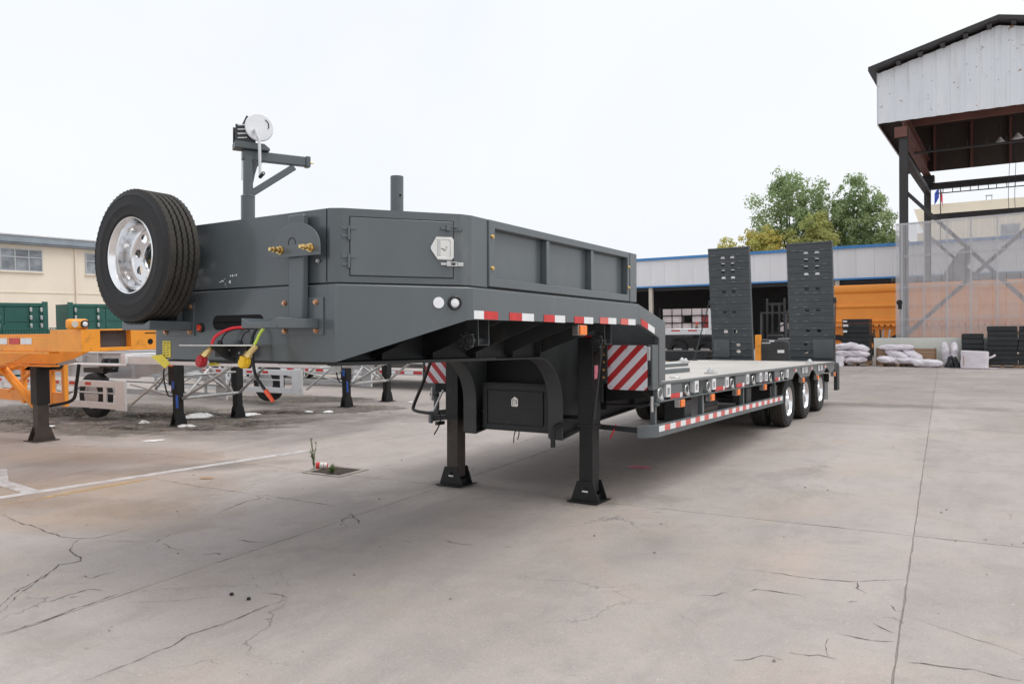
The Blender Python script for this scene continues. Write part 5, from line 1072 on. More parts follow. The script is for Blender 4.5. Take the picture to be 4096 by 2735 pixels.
cap(-4.54, 3.47, 'black plastic cap on the concrete, the left of two'); cap(-4.36, 3.47, 'black plastic cap on the concrete, the right of two')
# drain
dr = empty('storm_drain', (-7.23, 7.10, 0), R(2), label='square storm drain with an iron grate and pale frame', category='drain')
fo = [(-.32, -.27), (.32, -.27), (.32, .27), (-.32, .27)]; fi = [(-.26, -.21), (.26, -.21), (.26, .21), (-.26, .21)]
MB().ringprism(fo, fi, 2, .001, .012).build('drain_frame', 'stone', dr, bevel=.003)
MB().box(-.26, .26, -.21, .21, .0015, .003).build('drain_pit', 'void', dr, smooth=False)
for k in range(9): MB().box(-.255 + .06 * k, -.23 + .06 * k, -.209, .209, .0035, .010).build('grate_bar', 'rust_iron', dr, bevel=.001)
cn = empty('drink_can', (-7.50, 7.12, .050), label='red and white drink can lying on the storm drain', category='can')
cn.rotation_euler = (0, R(4), R(35))
MB().lathe([(.0005, -.10), (.036, -.10), (.042, -.09), (.042, .06), (.038, .075), (.0005, .078)], 22, axis=0).build('can_body', 'can_white', cn)
MB().lathe([(.0425, -.07), (.0428, -.02)], 22, axis=0).build('can_band', 'can_red', cn); MB().lathe([(.0425, .03), (.0385, .0755), (.0005, .0795)], 22, axis=0).build('can_end', 'can_red', cn)
def weed(x, y, h, n, label, spread=.5):
    w = empty('weed', (x, y, 0), label=label, category='weed'); st = MB(); lf = MB()
    for k in range(n):
        a = random.uniform(0, 6.28); hh = h * random.uniform(.45, 1); lean = random.uniform(.05, spread)
        pts = [(math.cos(a) * lean * hh * t * t, math.sin(a) * lean * hh * t * t, hh * t) for t in (0, .3, .6, 1)]; st.tube(pts, .0035, 5)
        for q in range(9):
            t = .25 + .75 * q / 9; c = Vector((math.cos(a) * lean * hh * t * t, math.sin(a) * lean * hh * t * t, hh * t)); d = Vector((random.uniform(-1, 1), random.uniform(-1, 1), random.uniform(.1, .9))).normalized(); s_ = d.cross(Vector((0, 0, 1))).normalized()
            L = random.uniform(.03, .07); lf.add([tuple(c), tuple(c + d * L * .5 + s_ * .008), tuple(c + d * L), tuple(c + d * L * .5 - s_ * .008)], [(0, 1, 2, 3)])
    st.build('stems', 'stem', w); lf.build('leaves', 'weed_leaf', w, smooth=False)
weed(-7.46, 6.95, .46, 7, 'tall thin weed growing out of the storm drain behind the can'); weed(-7.12, 6.93, .11, 16, 'small bushy green weed at the front edge of the storm drain', 1.2)
chips = MB()
for a in DIRT:
    for k in range(int(90 * a[2] * a[3])):
        t_, q_ = random.uniform(0, 6.28), random.random() ** .6; px, py = a[2] * q_ * math.cos(t_), a[3] * q_ * math.sin(t_)
        x, y = a[0] + px * math.cos(a[4]) - py * math.sin(a[4]), a[1] + px * math.sin(a[4]) + py * math.cos(a[4]); s_ = random.uniform(.006, .024); f_ = random.uniform(0, 6)
        pts = [(x + s_ * random.uniform(.6, 1.3) * math.cos(f_ + g_), y + s_ * random.uniform(.5, 1.0) * math.sin(f_ + g_)) for g_ in (0, 1.5, 3.1, 4.6)]
        chips.add([(p_[0], p_[1], .004) for p_ in pts] + [(x, y, .004 + s_ * random.uniform(.5, 1.1))], [(0, 1, 4), (1, 2, 4), (2, 3, 4), (3, 0, 4)])
tag(chips.build('loose_gravel', 'stone', smooth=False), 'loose grit and broken clods on the dirty ground under the chassis trailers', 'gravel', kind='stuff')
twigs = MB()
for a in DIRT:
    for k in range(int(26 * a[2] * a[3])):
        t_, q_ = random.uniform(0, 6.28), random.random() ** .5; x, y = a[0] + a[2] * q_ * math.cos(t_), a[1] + a[3] * q_ * math.sin(t_)
        for b_ in range(4):
            d_ = Vector((random.uniform(-1, 1), random.uniform(-1, 1), random.uniform(.1, .9))).normalized() * random.uniform(.03, .10); w_ = Vector((-d_.y, d_.x, 0)).normalized() * .004
            c_ = Vector((x, y, .004)); twigs.add([tuple(c_ - w_), tuple(c_ + w_), tuple(c_ + d_)], [(0, 1, 2)])
tag(twigs.build('dry_grass', 'wood', smooth=False), 'thin dry grass tufts in the dirt under the chassis trailers', 'grass', kind='stuff')
for k in range(60):
    x, y = random.uniform(-9, 1.2), random.uniform(2.2, 9)
    s_ = random.uniform(.006, .016); m = MB()
    vs = [(random.uniform(.6, 1) * s_ * math.cos(a), random.uniform(.6, 1) * s_ * math.sin(a), 0) for a in (0, 1.3, 2.5, 3.8, 5)]
    m.add([(a, b, .001) for a, b, c in vs] + [(a * .6, b * .6, s_ * .8) for a, b, c in vs], [(5, 6, 7, 8, 9)] + [(i, (i + 1) % 5, 5 + (i + 1) % 5, 5 + i) for i in range(5)])
    o = m.build('pebble', 'stone', smooth=False); o.location = (x, y, 0); tag(o, 'tiny pebble scattered on the concrete yard', 'pebble', 'pebbles on the concrete')

# ================================================================== blue-trimmed shed
sh = empty('open_fronted_shed', (-21.6, 50, 0), label='long white clad shed with blue trim and a dark open front behind the ramps', category='building')
LX = 24
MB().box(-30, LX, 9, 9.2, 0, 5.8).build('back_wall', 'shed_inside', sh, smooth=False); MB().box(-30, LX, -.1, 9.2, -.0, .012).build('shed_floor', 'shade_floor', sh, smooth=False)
rr = MB(); rr.prism([(-.05, 6.13), (4.6, 6.2), (9.5, 6.13), (9.5, 6.05), (4.6, 6.1), (-.05, 6.05)], 0, -30, LX); rr.build('roof', 'cladding_white', sh, smooth=False)
MB().box(-30, LX, -.20, -.02, 5.98, 6.15).build('roof_trim', 'trim_blue', sh); MB().box(-30, LX, -.14, -.02, 4.12, 4.22).build('lower_trim', 'trim_blue', sh)
for k in range(54):
    x0 = -30 + k * 1.0; MB().box(x0 + .004, x0 + .996, -.06, -.001, 4.22, 5.98).build('cladding_sheet', 'cladding_white', sh, smooth=False)
for k in range(9): MB().box(-17.1 + k * 6 + 5.9, -16.85 + k * 6 + 5.9, .0, .25, 0, 4.9).build('column', 'column_cream', sh)
MB().box(-30, LX, .26, .4, 3.9, 4.11).build('eaves_beam', 'steel_dark', sh)
# goods stacked inside: rows of pale boxes
for r_ in range(3):
    for c_ in range(6):
        if (r_, c_) in ((1, 2),): continue
        red = (r_, c_) in ((1, 4), (0, 4))
        o = MB().box(-.31, .31, -.3, .3, 0, .44).build('goods_box', 'box_red' if red else 'box_pale', bevel=.02); o.location = (-19.72 + .70 * c_, 50.9, 1.22 + .49 * r_)
        if (r_, c_) == (1, 4): o['label'] = 'dark red box in the middle row of the goods stacked in the shed'
        elif (r_, c_) == (0, 4): o['label'] = 'dark red box in the bottom row of the goods stacked in the shed'
        else: o['label'] = 'pale box in the %s row of the shed goods, %s from the left' % (('bottom', 'middle', 'top')[r_], ('first', 'second', 'third', 'fourth', 'fifth', 'sixth')[c_]); o['group'] = 'pale boxes stacked in the shed'
        o['category'] = 'box'
rk = empty('storage_rack', (-20.1, 50.5, 0), label='dark steel rack holding the pale boxes in the shed', category='rack')
for z in (1.19, 1.68, 2.17): MB().box(-.1, 4.4, 0, .8, z, z + .025).build('shelf', 'steel_dark', rk)
for x in (-.14, 4.4): MB().box(x, x + .06, 0, .8, 0, 2.7).build('upright', 'steel_dark', rk)
MB().box(-.1, 4.4, .0, .8, .0, 1.18).build('base_cabinet', 'shed_inside', rk)

# ================================================================== silver flat truck bed, steel stack, person
tk = empty('silver_flatbed', (-13.6, 34, 0), label='silver flatbed trailer tail with red tape left of the ramps', category='trailer')
b0 = MB().box(0, 2.72, 0, 2.4, 1.20, 1.46).build('bed', 'silver_light', tk, bevel=.02)
for x in (.55, 1.35): MB().box(x, x + .42, -.006, -.001, 1.36, 1.42).build('reflective_tape', 'tape_red', b0, smooth=False)
MB().box(.0, 2.7, -.004, -.001, 1.43, 1.455).build('edge_strip', 'galvanised', b0, smooth=False)
MB().cyl((2.1, -.03, 1.28), (2.1, 0, 1.28), .08, n=14).build('tail_lamp', 'lamp_white', b0); MB().box(-.25, -.01, -.02, .05, 1.16, 1.36).build('tail_plate', 'sticker_yellow', b0)
MB().box(2.3, 2.5, .02, .1, 1.465, 2.35).build('headboard_post', 'silver_light', b0); MB().box(2.62, 2.7, .02, .1, 1.465, 2.35).build('headboard_post', 'silver_light', b0)
MB().box(.4, 2.5, .4, 2.2, .62, 1.06).build('chassis', 'black_steel', tk)
for x in (.7, 2.0):
    w = MB(); w.at(x, .4, .5); w.lathe([(.26, -.13), (.42, -.14), (.5, -.08), (.5, .08), (.42, .14), (.26, .13)], 24); w.build('wheel', 'rubber', tk)
stck = empty('steel_plate_stack', (-13.0, 32.4, 0), label='low stack of dark steel plates on the ground behind the grey trailer deck', category='steel stack')
for k in range(5): MB().box(0 + .05 * random.random(), 2.3 - .2 * random.random(), 0, 1.2, .10 + .09 * k, .17 + .09 * k).build('steel_plate', 'dark_chassis', stck, bevel=.01)
for x in (.3, 1.9): MB().box(x, x + .12, 0, 1.2, 0, .099).build('timber', 'wood', stck)
stk2 = empty('scrap_heap', (-11.2, 33, 0), label='small brown heap of offcuts beside the steel plates', category='scrap')
for k in range(9): MB().at(random.uniform(-.4, .5), random.uniform(0, .6), .08 + .05 * k, rz=random.uniform(0, 3), ry=random.uniform(-.3, .3)).box(-.25, .25, -.06, .06, -.03, .03).build('offcut', random.choice(['wood', 'rust_iron', 'dark_chassis']), stk2)
def person(x, y, rz, label):
    p = empty('person', (x, y, 0), rz, label=label, category='person')
    me = bpy.data.meshes.new('body'); J = [(0, 0, .95), (0, 0, 1.15), (0, 0, 1.38), (0, 0, 1.48), (0, -.01, 1.55), (.17, 0, 1.38), (.23, -.03, 1.12), (.22, -.12, .90), (-.17, 0, 1.38), (-.23, -.03, 1.12), (-.20, -.14, .92), (.10, 0, .90), (.11, -.02, .50), (.12, 0, .09), (.12, -.14, .05), (-.10, 0, .90), (-.11, -.02, .50), (-.12, 0, .09), (-.12, -.14, .05), (.22, -.19, .86), (-.20, -.20, .88)]
    E_ = [(0, 1), (1, 2), (2, 3), (3, 4), (2, 5), (5, 6), (6, 7), (2, 8), (8, 9), (9, 10), (0, 11), (11, 12), (12, 13), (13, 14), (0, 15), (15, 16), (16, 17), (17, 18), (7, 19), (10, 20)]
    Rd = [.15, .15, .15, .06, .055, .075, .052, .038, .075, .052, .038, .095, .065, .048, .04, .095, .065, .048, .04, .03, .03]
    me.from_pydata(J, E_, []); o = bpy.data.objects.new('body', me); COL.objects.link(o); o.parent = p; me.materials.append(M['cloth_dark'])
    sk = o.modifiers.new('skin', 'SKIN'); sk.use_smooth_shade = True
    for v, r_ in zip(me.skin_vertices[0].data, Rd): v.radius = (r_, r_ * .85)
    me.skin_vertices[0].data[0].use_root = True
    sb = o.modifiers.new('sub', 'SUBSURF'); sb.levels = 1; sb.render_levels = 2
    h = MB(); h.at(0, -.02, 1.645); h.lathe([(.0005, -.125), (.045, -.12), (.070, -.07), (.078, 0), (.074, .06), (.05, .105), (.0005, .118)], 18, axis=2); hd = h.build('head', 'skin', p)
    MB().at(0, -.02, 1.645).box(-.012, .012, -.098, -.07, -.03, .015).build('nose', 'skin', hd, bevel=.008)
    c = MB(); c.at(0, -.015, 1.68); c.lathe([(.086, 0), (.085, .05), (.06, .09), (.0005, .10)], 18, axis=2); c.prism([(-.07, -.05), (.07, -.05), (.055, -.16), (-.055, -.16)], 2, .005, .018); c.build('cap', 'cap_red', p, bevel=.004)
    return p
person(-12.85, 36.9, R(20), 'person in dark clothing and a red cap standing behind the silver flatbed')

# ================================================================== forklift
fk = empty('forklift', (-6.75, 27.2, 0), R(12), label='dark forklift with a tall mast parked between the two raised ramps', category='forklift')
MB().prism([(-.50, .25), (.52, .25), (.52, .95), (.46, 1.12), (-.42, 1.16), (-.50, 1.0)], 1, -.1, .75).build('counterweight', 'forklift_grey', fk, bevel=.05)
MB().box(-.5, .5, .76, 1.7, .3, .95).build('chassis', 'forklift_grey', fk, bevel=.04); MB().box(-.26, .30, .75, 1.15, .96, 1.30).build('seat', 'hose_black', fk, bevel=.05)
for x in (-.42, .40):
    MB().bar((x, 0.05, 1.1), (x, .35, 2.05), .06, .06).build('guard_pillar', 'forklift_grey', fk); MB().bar((x, 1.55, .9), (x, 1.25, 2.05), .05, .05).build('guard_pillar', 'forklift_grey', fk)
g0 = MB().ringprism([(-.45, .3), (.45, .3), (.45, 1.3), (-.45, 1.3)], [(-.38, .37), (.38, .37), (.38, 1.23), (-.38, 1.23)], 2, 2.05, 2.10).build('overhead_guard', 'forklift_grey', fk)
for k in range(6): MB().box(-.37, .37, .45 + .13 * k, .48 + .13 * k, 2.055, 2.095).build('guard_bar', 'forklift_grey', g0)
for x in (-.32, -.14, .10, .28): MB().box(x, x + .07, 1.75, 1.86, .15, 2.60 - .2 * (abs(x) < .2)).build('mast_rail', 'forklift_grey', fk, bevel=.005)
for z in (.5, 1.3, 2.35): MB().box(-.32, .35, 1.87, 1.90, z, z + .10).build('mast_crossbar', 'forklift_grey', fk)
for x in (-.30, .20): MB().box(x, x + .10, 1.91, 2.9, .10, .15).build('fork', 'black_steel', fk)
for x in (-.56, .40):
    for y, r_ in ((.15, .24), (1.45, .30)):
        w = MB(); w.at(x + .08, y, r_); w.lathe([(r_ * .5, -.08), (r_ * .9, -.09), (r_, -.05), (r_, .05), (r_ * .9, .09), (r_ * .5, .08)], 22, axis=0); w.build('wheel', 'rubber', fk)
MB().box(.12, .34, -.112, -.104, .70, .80).build('number_plate', 'paper_white', fk); MB().box(-.40, -.1, -.112, -.104, 1.02, 1.06).build('tail_strip', 'silver_paint', fk)
MB().box(-.14, .02, -.112, -.103, 1.08, 1.13).build('lamp', 'lamp_white', fk); MB().box(.14, .52, -.12, -.10, 1.17, 1.20).build('rear_grip', 'galvanised', fk)
mc = empty('scrap_machine', (-7.35, 30.5, 0), label='dark cluttered machine frame behind the forklift, seen between the ramps', category='machine')
for k in range(26):
    x_, y_, z_ = random.uniform(-.3, 1.2), random.uniform(0, .9), random.uniform(.3, 2.2); d_ = Vector((random.uniform(-1, 1), random.uniform(-.3, .3), random.uniform(-1, 1))).normalized() * random.uniform(.2, .6)
    MB().bar((x_, y_, z_), (x_ + d_.x, y_ + d_.y, z_ + d_.z), random.uniform(.03, .10), random.uniform(.03, .12)).build('machine_bar', random.choice(['forklift_grey', 'black_steel', 'black_steel', 'steel_dark', 'dark_chassis']), mc)
for k in range(7):
    x_, z_ = random.uniform(-.2, 1.0), random.uniform(.3, 1.7); MB().box(x_, x_ + random.uniform(.12, .35), .2, .8, z_, z_ + random.uniform(.1, .35)).build('machine_housing', random.choice(['forklift_grey', 'dark_chassis', 'black_steel']), mc, bevel=.02)
MB().box(-.4, 1.3, .0, 1.0, .0, .5).build('machine_base', 'black_steel', mc, bevel=.03)
op = empty('orange_post', (-7.22, 27.0, 0), label='orange steel post beside the forklift, close to the left ramp', category='post')
MB().box(-.09, .09, -.09, .09, .02, 1.32).build('shaft', 'orange_paint', op, bevel=.01); MB().box(-.14, .14, -.14, .14, 0, .0199).build('base_plate', 'orange_paint', op)

for k, (x, z, w_, h_, m_) in enumerate(((-8.75, 1.55, .5, .5, 'box_pale'), (-8.15, 1.55, .5, .62, 'paper_white'), (-8.70, .95, .55, .55, 'shed_inside'), (-8.05, .95, .5, .5, 'litter_white'), (-8.5, 2.2, 1.0, .10, 'wood'))):
    o = MB().box(0, w_, 0, .5, 0, h_).build('goods_box' if k < 4 else 'timber_board', m_, bevel=.02); o.location = (x - 1.9, 44, z - .40); tag(o, ('pale box seen between the ramps, left of two in the upper row', 'white box seen between the ramps, right of two in the upper row', 'dark box seen between the ramps, left of two in the lower row', 'white box seen between the ramps, right of two in the lower row', 'yellowish board lying across the boxes seen between the ramps')[k], 'box' if k < 4 else 'board')
bn = empty('work_bench', (-10.9, 44, 0), label='dark bench carrying the boxes seen between the ramps', category='bench')
MB().box(0, 1.6, 0, .6, .48, .545).build('bench_top', 'steel_dark', bn)
for x in (0, 1.5): MB().box(x, x + .1, 0, .6, 0, .479).build('leg', 'steel_dark', bn)
# ================================================================== orange tipper body
dp = empty('orange_tipper_truck', (-7.6, 40, 0), label='big orange tipper truck body standing behind the plastic screen', category='truck')
L_ = 9.0
bd = MB().box(0, L_, .10, 2.4, 1.56, 3.30).build('tipper_body', 'tipper_orange', dp, bevel=.02)
for z0, z1, d in ((3.02, 3.42, .10), (2.30, 2.52, .08), (1.62, 1.78, .07)): MB().prism([(.099, z0), (.10 - d * .6, z0 + .02), (.10 - d, z0 + (z1 - z0) * .3), (.10 - d, z0 + (z1 - z0) * .7), (.10 - d * .6, z1 - .02), (.099, z1)], 0, -.02, L_ + .02).build('body_rib', 'tipper_orange', bd, sharp=60)
for k in range(36): MB().prism([(k * .25, 1.56), (k * .25 + .25, 1.56), (k * .25 + .20, 1.44), (k * .25 + .05, 1.44)], 1, .05, .09).build('scallop', 'tipper_orange', bd, smooth=False)
MB().box(.2, L_ - .2, .5, 2.1, .9, 1.43).build('chassis', 'tipper_orange', dp)
for x in (.6, 1.95, 3.3, 7.4):
    w = MB(); w.at(x, .42, .52); w.lathe([(.27, -.15), (.44, -.16), (.52, -.10), (.52, .10), (.44, .16), (.27, .15)], 26); w.build('wheel', 'rubber', dp)
    w = MB(); w.at(x, .42, .52); w.lathe([(.28, -.12), (.2, -.04), (.0005, -.04)], 22); w.build('rim', 'tipper_orange', dp)
MB().box(3.0, L_, .2, 2.3, 3.43, 3.72).build('load_cover', 'forklift_grey', dp, bevel=.1)
# ---- wheel loader seen dimly behind the screen
ld = empty('wheel_loader', (-.3, 44.2, 0), label='dark wheel loader silhouette behind the milky plastic screen', category='loader')
MB().prism([(-1.6, 1.0), (1.6, 1.0), (1.6, 2.2), (.4, 2.5), (-1.6, 2.3)], 1, -.6, .6).build('loader_body', 'forklift_grey', ld, bevel=.05)
MB().prism([(-.5, 2.4), (.9, 2.4), (.8, 3.9), (-.3, 3.9)], 1, -.55, .55).build('cab', 'forklift_grey', ld, bevel=.05)
MB().prism([(-1.6, 3.4), (-2.4, 3.3), (-2.3, 4.0), (-1.7, 5.0), (-1.2, 5.3), (-1.2, 4.6), (-1.5, 4.2)], 1, -.9, .9).build('bucket', 'forklift_grey', ld, bevel=.04)
MB().bar((-1.6, 0, 4.1), (.5, 0, 2.4), .3, .3).build('arm', 'forklift_grey', ld)
for x in (-1.2, 1.1):
    for y in (-.75, .75):
        w = MB(); w.at(x, y, .7); w.lathe([(.3, -.2), (.62, -.2), (.7, -.1), (.7, .1), (.62, .2), (.3, .2)], 24); w.build('wheel', 'rubber', ld)

# ================================================================== crane shed on the right
cs = empty('crane_shed', (-3.45, 34, 0), label='tall open crane shed with rust spotted white gable cladding at the right', category='building')
def cxs(x): return x + 3.45
Wd = 6.35   # gable: left eave at x=-.88, ridge at x=+3.17, right eave beyond the frame
MB()
ns = 17
for k in range(ns):
    x0 = -.88 + k * .4765; x1 = x0 + .4755
    zt = lambda x: 11.50 + (x + .88) / 4.05 * 1.02 if x < 3.17 else 12.52 - (x - 3.17) / 4.05 * 1.02
    m = MB(); a, b = x0, x1; q = (b - a) / 4
    # trapezoid-ribbed sheet
    xs = [a, a + q * .8, a + q * 1.2, a + q * 2.4, a + q * 2.8, b]; ys = [0, 0, -.035, -.035, 0, 0]
    vs = [(x, y, 9.53) for x, y in zip(xs, ys)] + [(x, y, zt(x)) for x, y in zip(xs, ys)] + [(x, y + .03, 9.53) for x, y in zip(xs, ys)] + [(x, y + .03, zt(x)) for x, y in zip(xs, ys)]
    n = 6; fs = [(i, i + 1, n + i + 1, n + i) for i in range(5)] + [(2 * n + i, 3 * n + i, 3 * n + i + 1, 2 * n + i + 1) for i in range(5)] + [(i, 2 * n + i, 2 * n + i + 1, i + 1) for i in range(5)] + [(n + i, n + i + 1, 3 * n + i + 1, 3 * n + i) for i in range(5)]
    m.add(vs, fs).build('gable_sheet', 'cladding_rusty', cs, smooth=False)
rf = MB(); rf.prism([(-1.18, 11.70), (3.17, 12.78), (7.5, 11.70), (7.5, 11.56), (3.17, 12.62), (-1.18, 11.54)], 1, -.45, 11.2); roof = rf.build('roof', 'steel_dark', cs, smooth=False)
for k in range(6): x = -.2 + .75 * k; MB().box(x, x + .16, -.40, 11, zt(x) + .0, zt(x) + .10).build('purlin', 'steel_dark', roof)
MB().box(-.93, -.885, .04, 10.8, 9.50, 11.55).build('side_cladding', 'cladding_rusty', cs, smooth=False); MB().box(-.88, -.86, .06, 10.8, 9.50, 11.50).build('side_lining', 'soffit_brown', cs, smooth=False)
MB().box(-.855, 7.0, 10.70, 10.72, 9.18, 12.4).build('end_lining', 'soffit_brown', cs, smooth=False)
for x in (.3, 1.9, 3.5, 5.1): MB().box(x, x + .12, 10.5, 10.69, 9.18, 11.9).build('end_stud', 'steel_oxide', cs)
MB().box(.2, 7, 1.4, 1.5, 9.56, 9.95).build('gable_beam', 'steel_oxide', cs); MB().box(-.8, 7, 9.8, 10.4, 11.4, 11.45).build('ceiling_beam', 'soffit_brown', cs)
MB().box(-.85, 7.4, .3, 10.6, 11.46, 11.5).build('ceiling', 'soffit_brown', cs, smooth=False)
def hcol(x, y, z1, name='column'):
    m = MB(); m.box(x - .15, x + .15, y - .13, y - .105, 0, z1); m.box(x - .15, x + .15, y + .105, y + .13, 0, z1); m.box(x - .012, x + .012, y - .104, y + .104, 0, z1); return m.build(name, 'steel_dark', cs, smooth=False)
hcol(0, .22, 9.2); hcol(0, 11, 9.0); hcol(8.2, .22, 9.2); hcol(8.2, 11, 9.0); 
MB().prism([(-.32, 9.0), (.32, 9.0), (.32, 8.7), (.14, 8.45), (-.14, 8.45), (-.32, 8.7)], 1, 10.7, 11.3).build('corbel', 'black_steel', cs)
rb = MB(); rb.box(-.02, .02, .1, 11.4, 9.05, 9.7); rb.box(-.17, .17, .1, 11.4, 9.02, 9.05); rb.box(-.17, .17, .1, 11.4, 9.7, 9.74); rb.build('crane_runway_beam', 'steel_oxide', cs, smooth=False)
MB().box(-.30, .14, -.02, .10, 8.9, 9.3).build('runway_end', 'steel_oxide', cs)
MB().box(.14, 8.1, 10.85, 11.1, 8.30, 8.62).build('tie_beam', 'steel_dark', cs); MB().box(-.14, .14, .36, 10.85, 8.1, 8.3).build('tie_beam', 'steel_dark', cs); MB().box(.14, 8.1, 10.85, 11.1, 6.78, 7.05).build('tie_beam', 'steel_dark', cs)
MB().box(.02, 8, 4.0, 4.12, 8.93, 9.0).build('walkway_rail', 'steel_dark', cs)
for k in range(10): MB().box(.6 + .7 * k, .64 + .7 * k, 4.02, 4.10, 9.0, 9.25).build('rail_post', 'steel_dark', cs)
ldr = MB()
for z in (8.02, 8.27): ldr.box(.42, 8, 10.6, 10.66, z, z + .045)
lad = ldr.build('cable_ladder', 'steel_dark', cs)
for k in range(16): MB().box(.7 + .38 * k + .04 * (k % 2), .735 + .38 * k + .04 * (k % 2), 10.605, 10.655, 8.065, 8.27).build('ladder_rung', 'steel_dark', lad)
def diag(a, b, y): MB().bar((a[0], y, a[1]), (b[0], y, b[1]), .10, .14).build('brace', 'steel_dark', cs)
diag((.12, 6.72), (4.6, 1.72), .22); diag((.12, 1.2), (4.6, 5.6), .36); diag((.12, 5.9), (4.6, 1.2), 11.0)
for x, z in ((3.15, 9.95), (3.85, 10.05)):
    o = MB(); o.at(x, 9.2, z); o.lathe([(.05, .25), (.10, .18), (.24, 0), (.20, -.01), (.0005, .02)], 18, axis=2); lo = o.build('pendant_lamp', 'lamp_white', cs); MB().cyl((x, 9.2, z + .24), (x, 9.2, z + 1.5), .012, n=6).build('lamp_cord', 'steel_dark', lo)
for x in (3.5, 3.75, 4.15, 4.4): MB().tube(spline([(x, 9.6, 11.4), (x + .03, 9.6, 9.4), (x - .02, 9.6, 7.6), (x + .01, 9.6, 6.6)], 4), .012, 5).build('hanging_rope', 'steel_dark', cs)
MB().tube(spline([(.02, 10.2, 9.0), (-.10, 10.1, 8.7), (.05, 10.1, 8.5), (-.05, 10.1, 8.3), (.02, 10.1, 7.9), (.03, 10.1, 5.0), (.0, 10.1, 2.0)], 5), .018, 5).build('hanging_cable', 'steel_dark', cs)
for k in range(7): MB().tube(spline([(-.42 + .05 * k, 10.1, 8.95), (-.45 + .09 * random.random() + .04 * k, 10.1, 8.72), (-.30 + .03 * k, 10.1, 8.52), (-.02, 10.1, 8.42)], 4), .010, 5).build('cable_tangle', 'steel_dark', cs)
# ---- translucent screen
sc = empty('plastic_screen', (-3.7, 33.72, 0), label='milky translucent plastic screen wall hung on a steel frame at right', category='screen')
zt0 = 5.50
xs = [0, .36, .78, 1.20, 1.58, 1.96, 2.38, 2.80, 3.22, 3.66, 4.10, 4.55, 5.0, 5.45, 5.9]
for a, b in zip(xs[:-1], xs[1:]):
    m = MB(); pts = []
    for i in range(7): t = i / 6; pts.append((a + .004 + (b - a - .008) * t, -.015 * math.sin(t * math.pi)))
    vs = [(x, y, .98) for x, y in pts] + [(x, y, zt0 + .02 * x) for x, y in pts]; m.add(vs, [(i, i + 1, 7 + i + 1, 7 + i) for i in range(6)]); m.build('plastic_sheet', 'plastic_film', sc)
for x in (.20, .97, 1.74, 2.52, 3.36, 4.3, 5.2): MB().box(x, x + .045, .04, .085, .2, zt0 + .02 * x).build('frame_post', 'silver_paint', sc)
for z in (1.75, 3.0, 4.22, 5.46): MB().bar((0, .12, z), (5.9, .12, z + .1), .04, .05).build('frame_rail', 'silver_paint', sc)
MB().cyl((.14, -.03, 2.42), (.14, -.02, 2.42), .11, n=14).build('black_patch', 'gum_black', sc); MB().box(.09, .22, -.03, -.02, 2.16, 2.34).build('black_flag', 'gum_black', sc)
# ---- cream building behind
cb = empty('cream_parapet_building', (-4.9, 60, 0), label='cream building with a flat parapet seen through the crane shed', category='building')
MB().box(.2, 14, 0, 8, 0, 9.45).build('wall', 'cream_far', cb); MB().prism([(-.55, 9.25), (.19, 9.25), (.19, 7.4), (-.25, 8.3)], 1, .1, 7).build('eaves_return', 'cream_far', cb)
MB().box(-.35, .199, .2, 7.5, 0, 7.6).build('side_wall', 'cream_far', cb); MB().box(.0, 14, -.12, -.001, 8.35, 8.50).build('string_course', 'cream_wall', cb)
w = MB().box(4.5, 5.6, -.03, -.002, 6.45, 7.8).build('window', 'window_frame', cb); MB().box(4.56, 5.54, -.05, -.031, 6.5, 7.1).build('pane', 'window_glass', w); MB().box(4.56, 5.54, -.05, -.031, 7.16, 7.74).build('pane', 'window_glass', w)
fr = empty('roof_cage', (-1.05, 61, 9.45), label='small wire cage frame on the roof of the cream parapet building', category='cage')
for x in (-.16, .16):
    for y in (0, .3): MB().cyl((x, y, 0), (x, y, .46), .014, n=6).build('cage_post', 'steel_dark', fr)
for z in (.02, .44):
    for y in (0, .3): MB().cyl((-.2, y, z), (.2, y, z), .014, n=6).build('cage_rail', 'steel_dark', fr)
fl = empty('flags', (-3.95, 59.6, 0), label='faded red and blue flags on a pole beside the crane shed column', category='flag')
MB().cyl((.15, 0, 0), (.15, 0, 10.8), .03, n=8).build('flag_pole', 'steel_dark', fl)
for x0, z0, mat in ((.0, 10.55, 'flag_blue'), (.18, 10.35, 'flag_red')):
    vs = []; 
    for i in range(6):
        for j in range(5): vs.append((x0 - .09 * i * (1 if mat == 'flag_blue' else -.4), .08 * math.sin(i * 1.3 + j), z0 - .25 * j - .12 * i)); 
    MB().add([(x_ * .6 + .06, y_, 10.6 + (z_ - 10.6) * .75) for x_, y_, z_ in vs], [(i * 5 + j, i * 5 + j + 1, (i + 1) * 5 + j + 1, (i + 1) * 5 + j) for i in range(5) for j in range(4)]).build('flag_cloth', mat, fl)

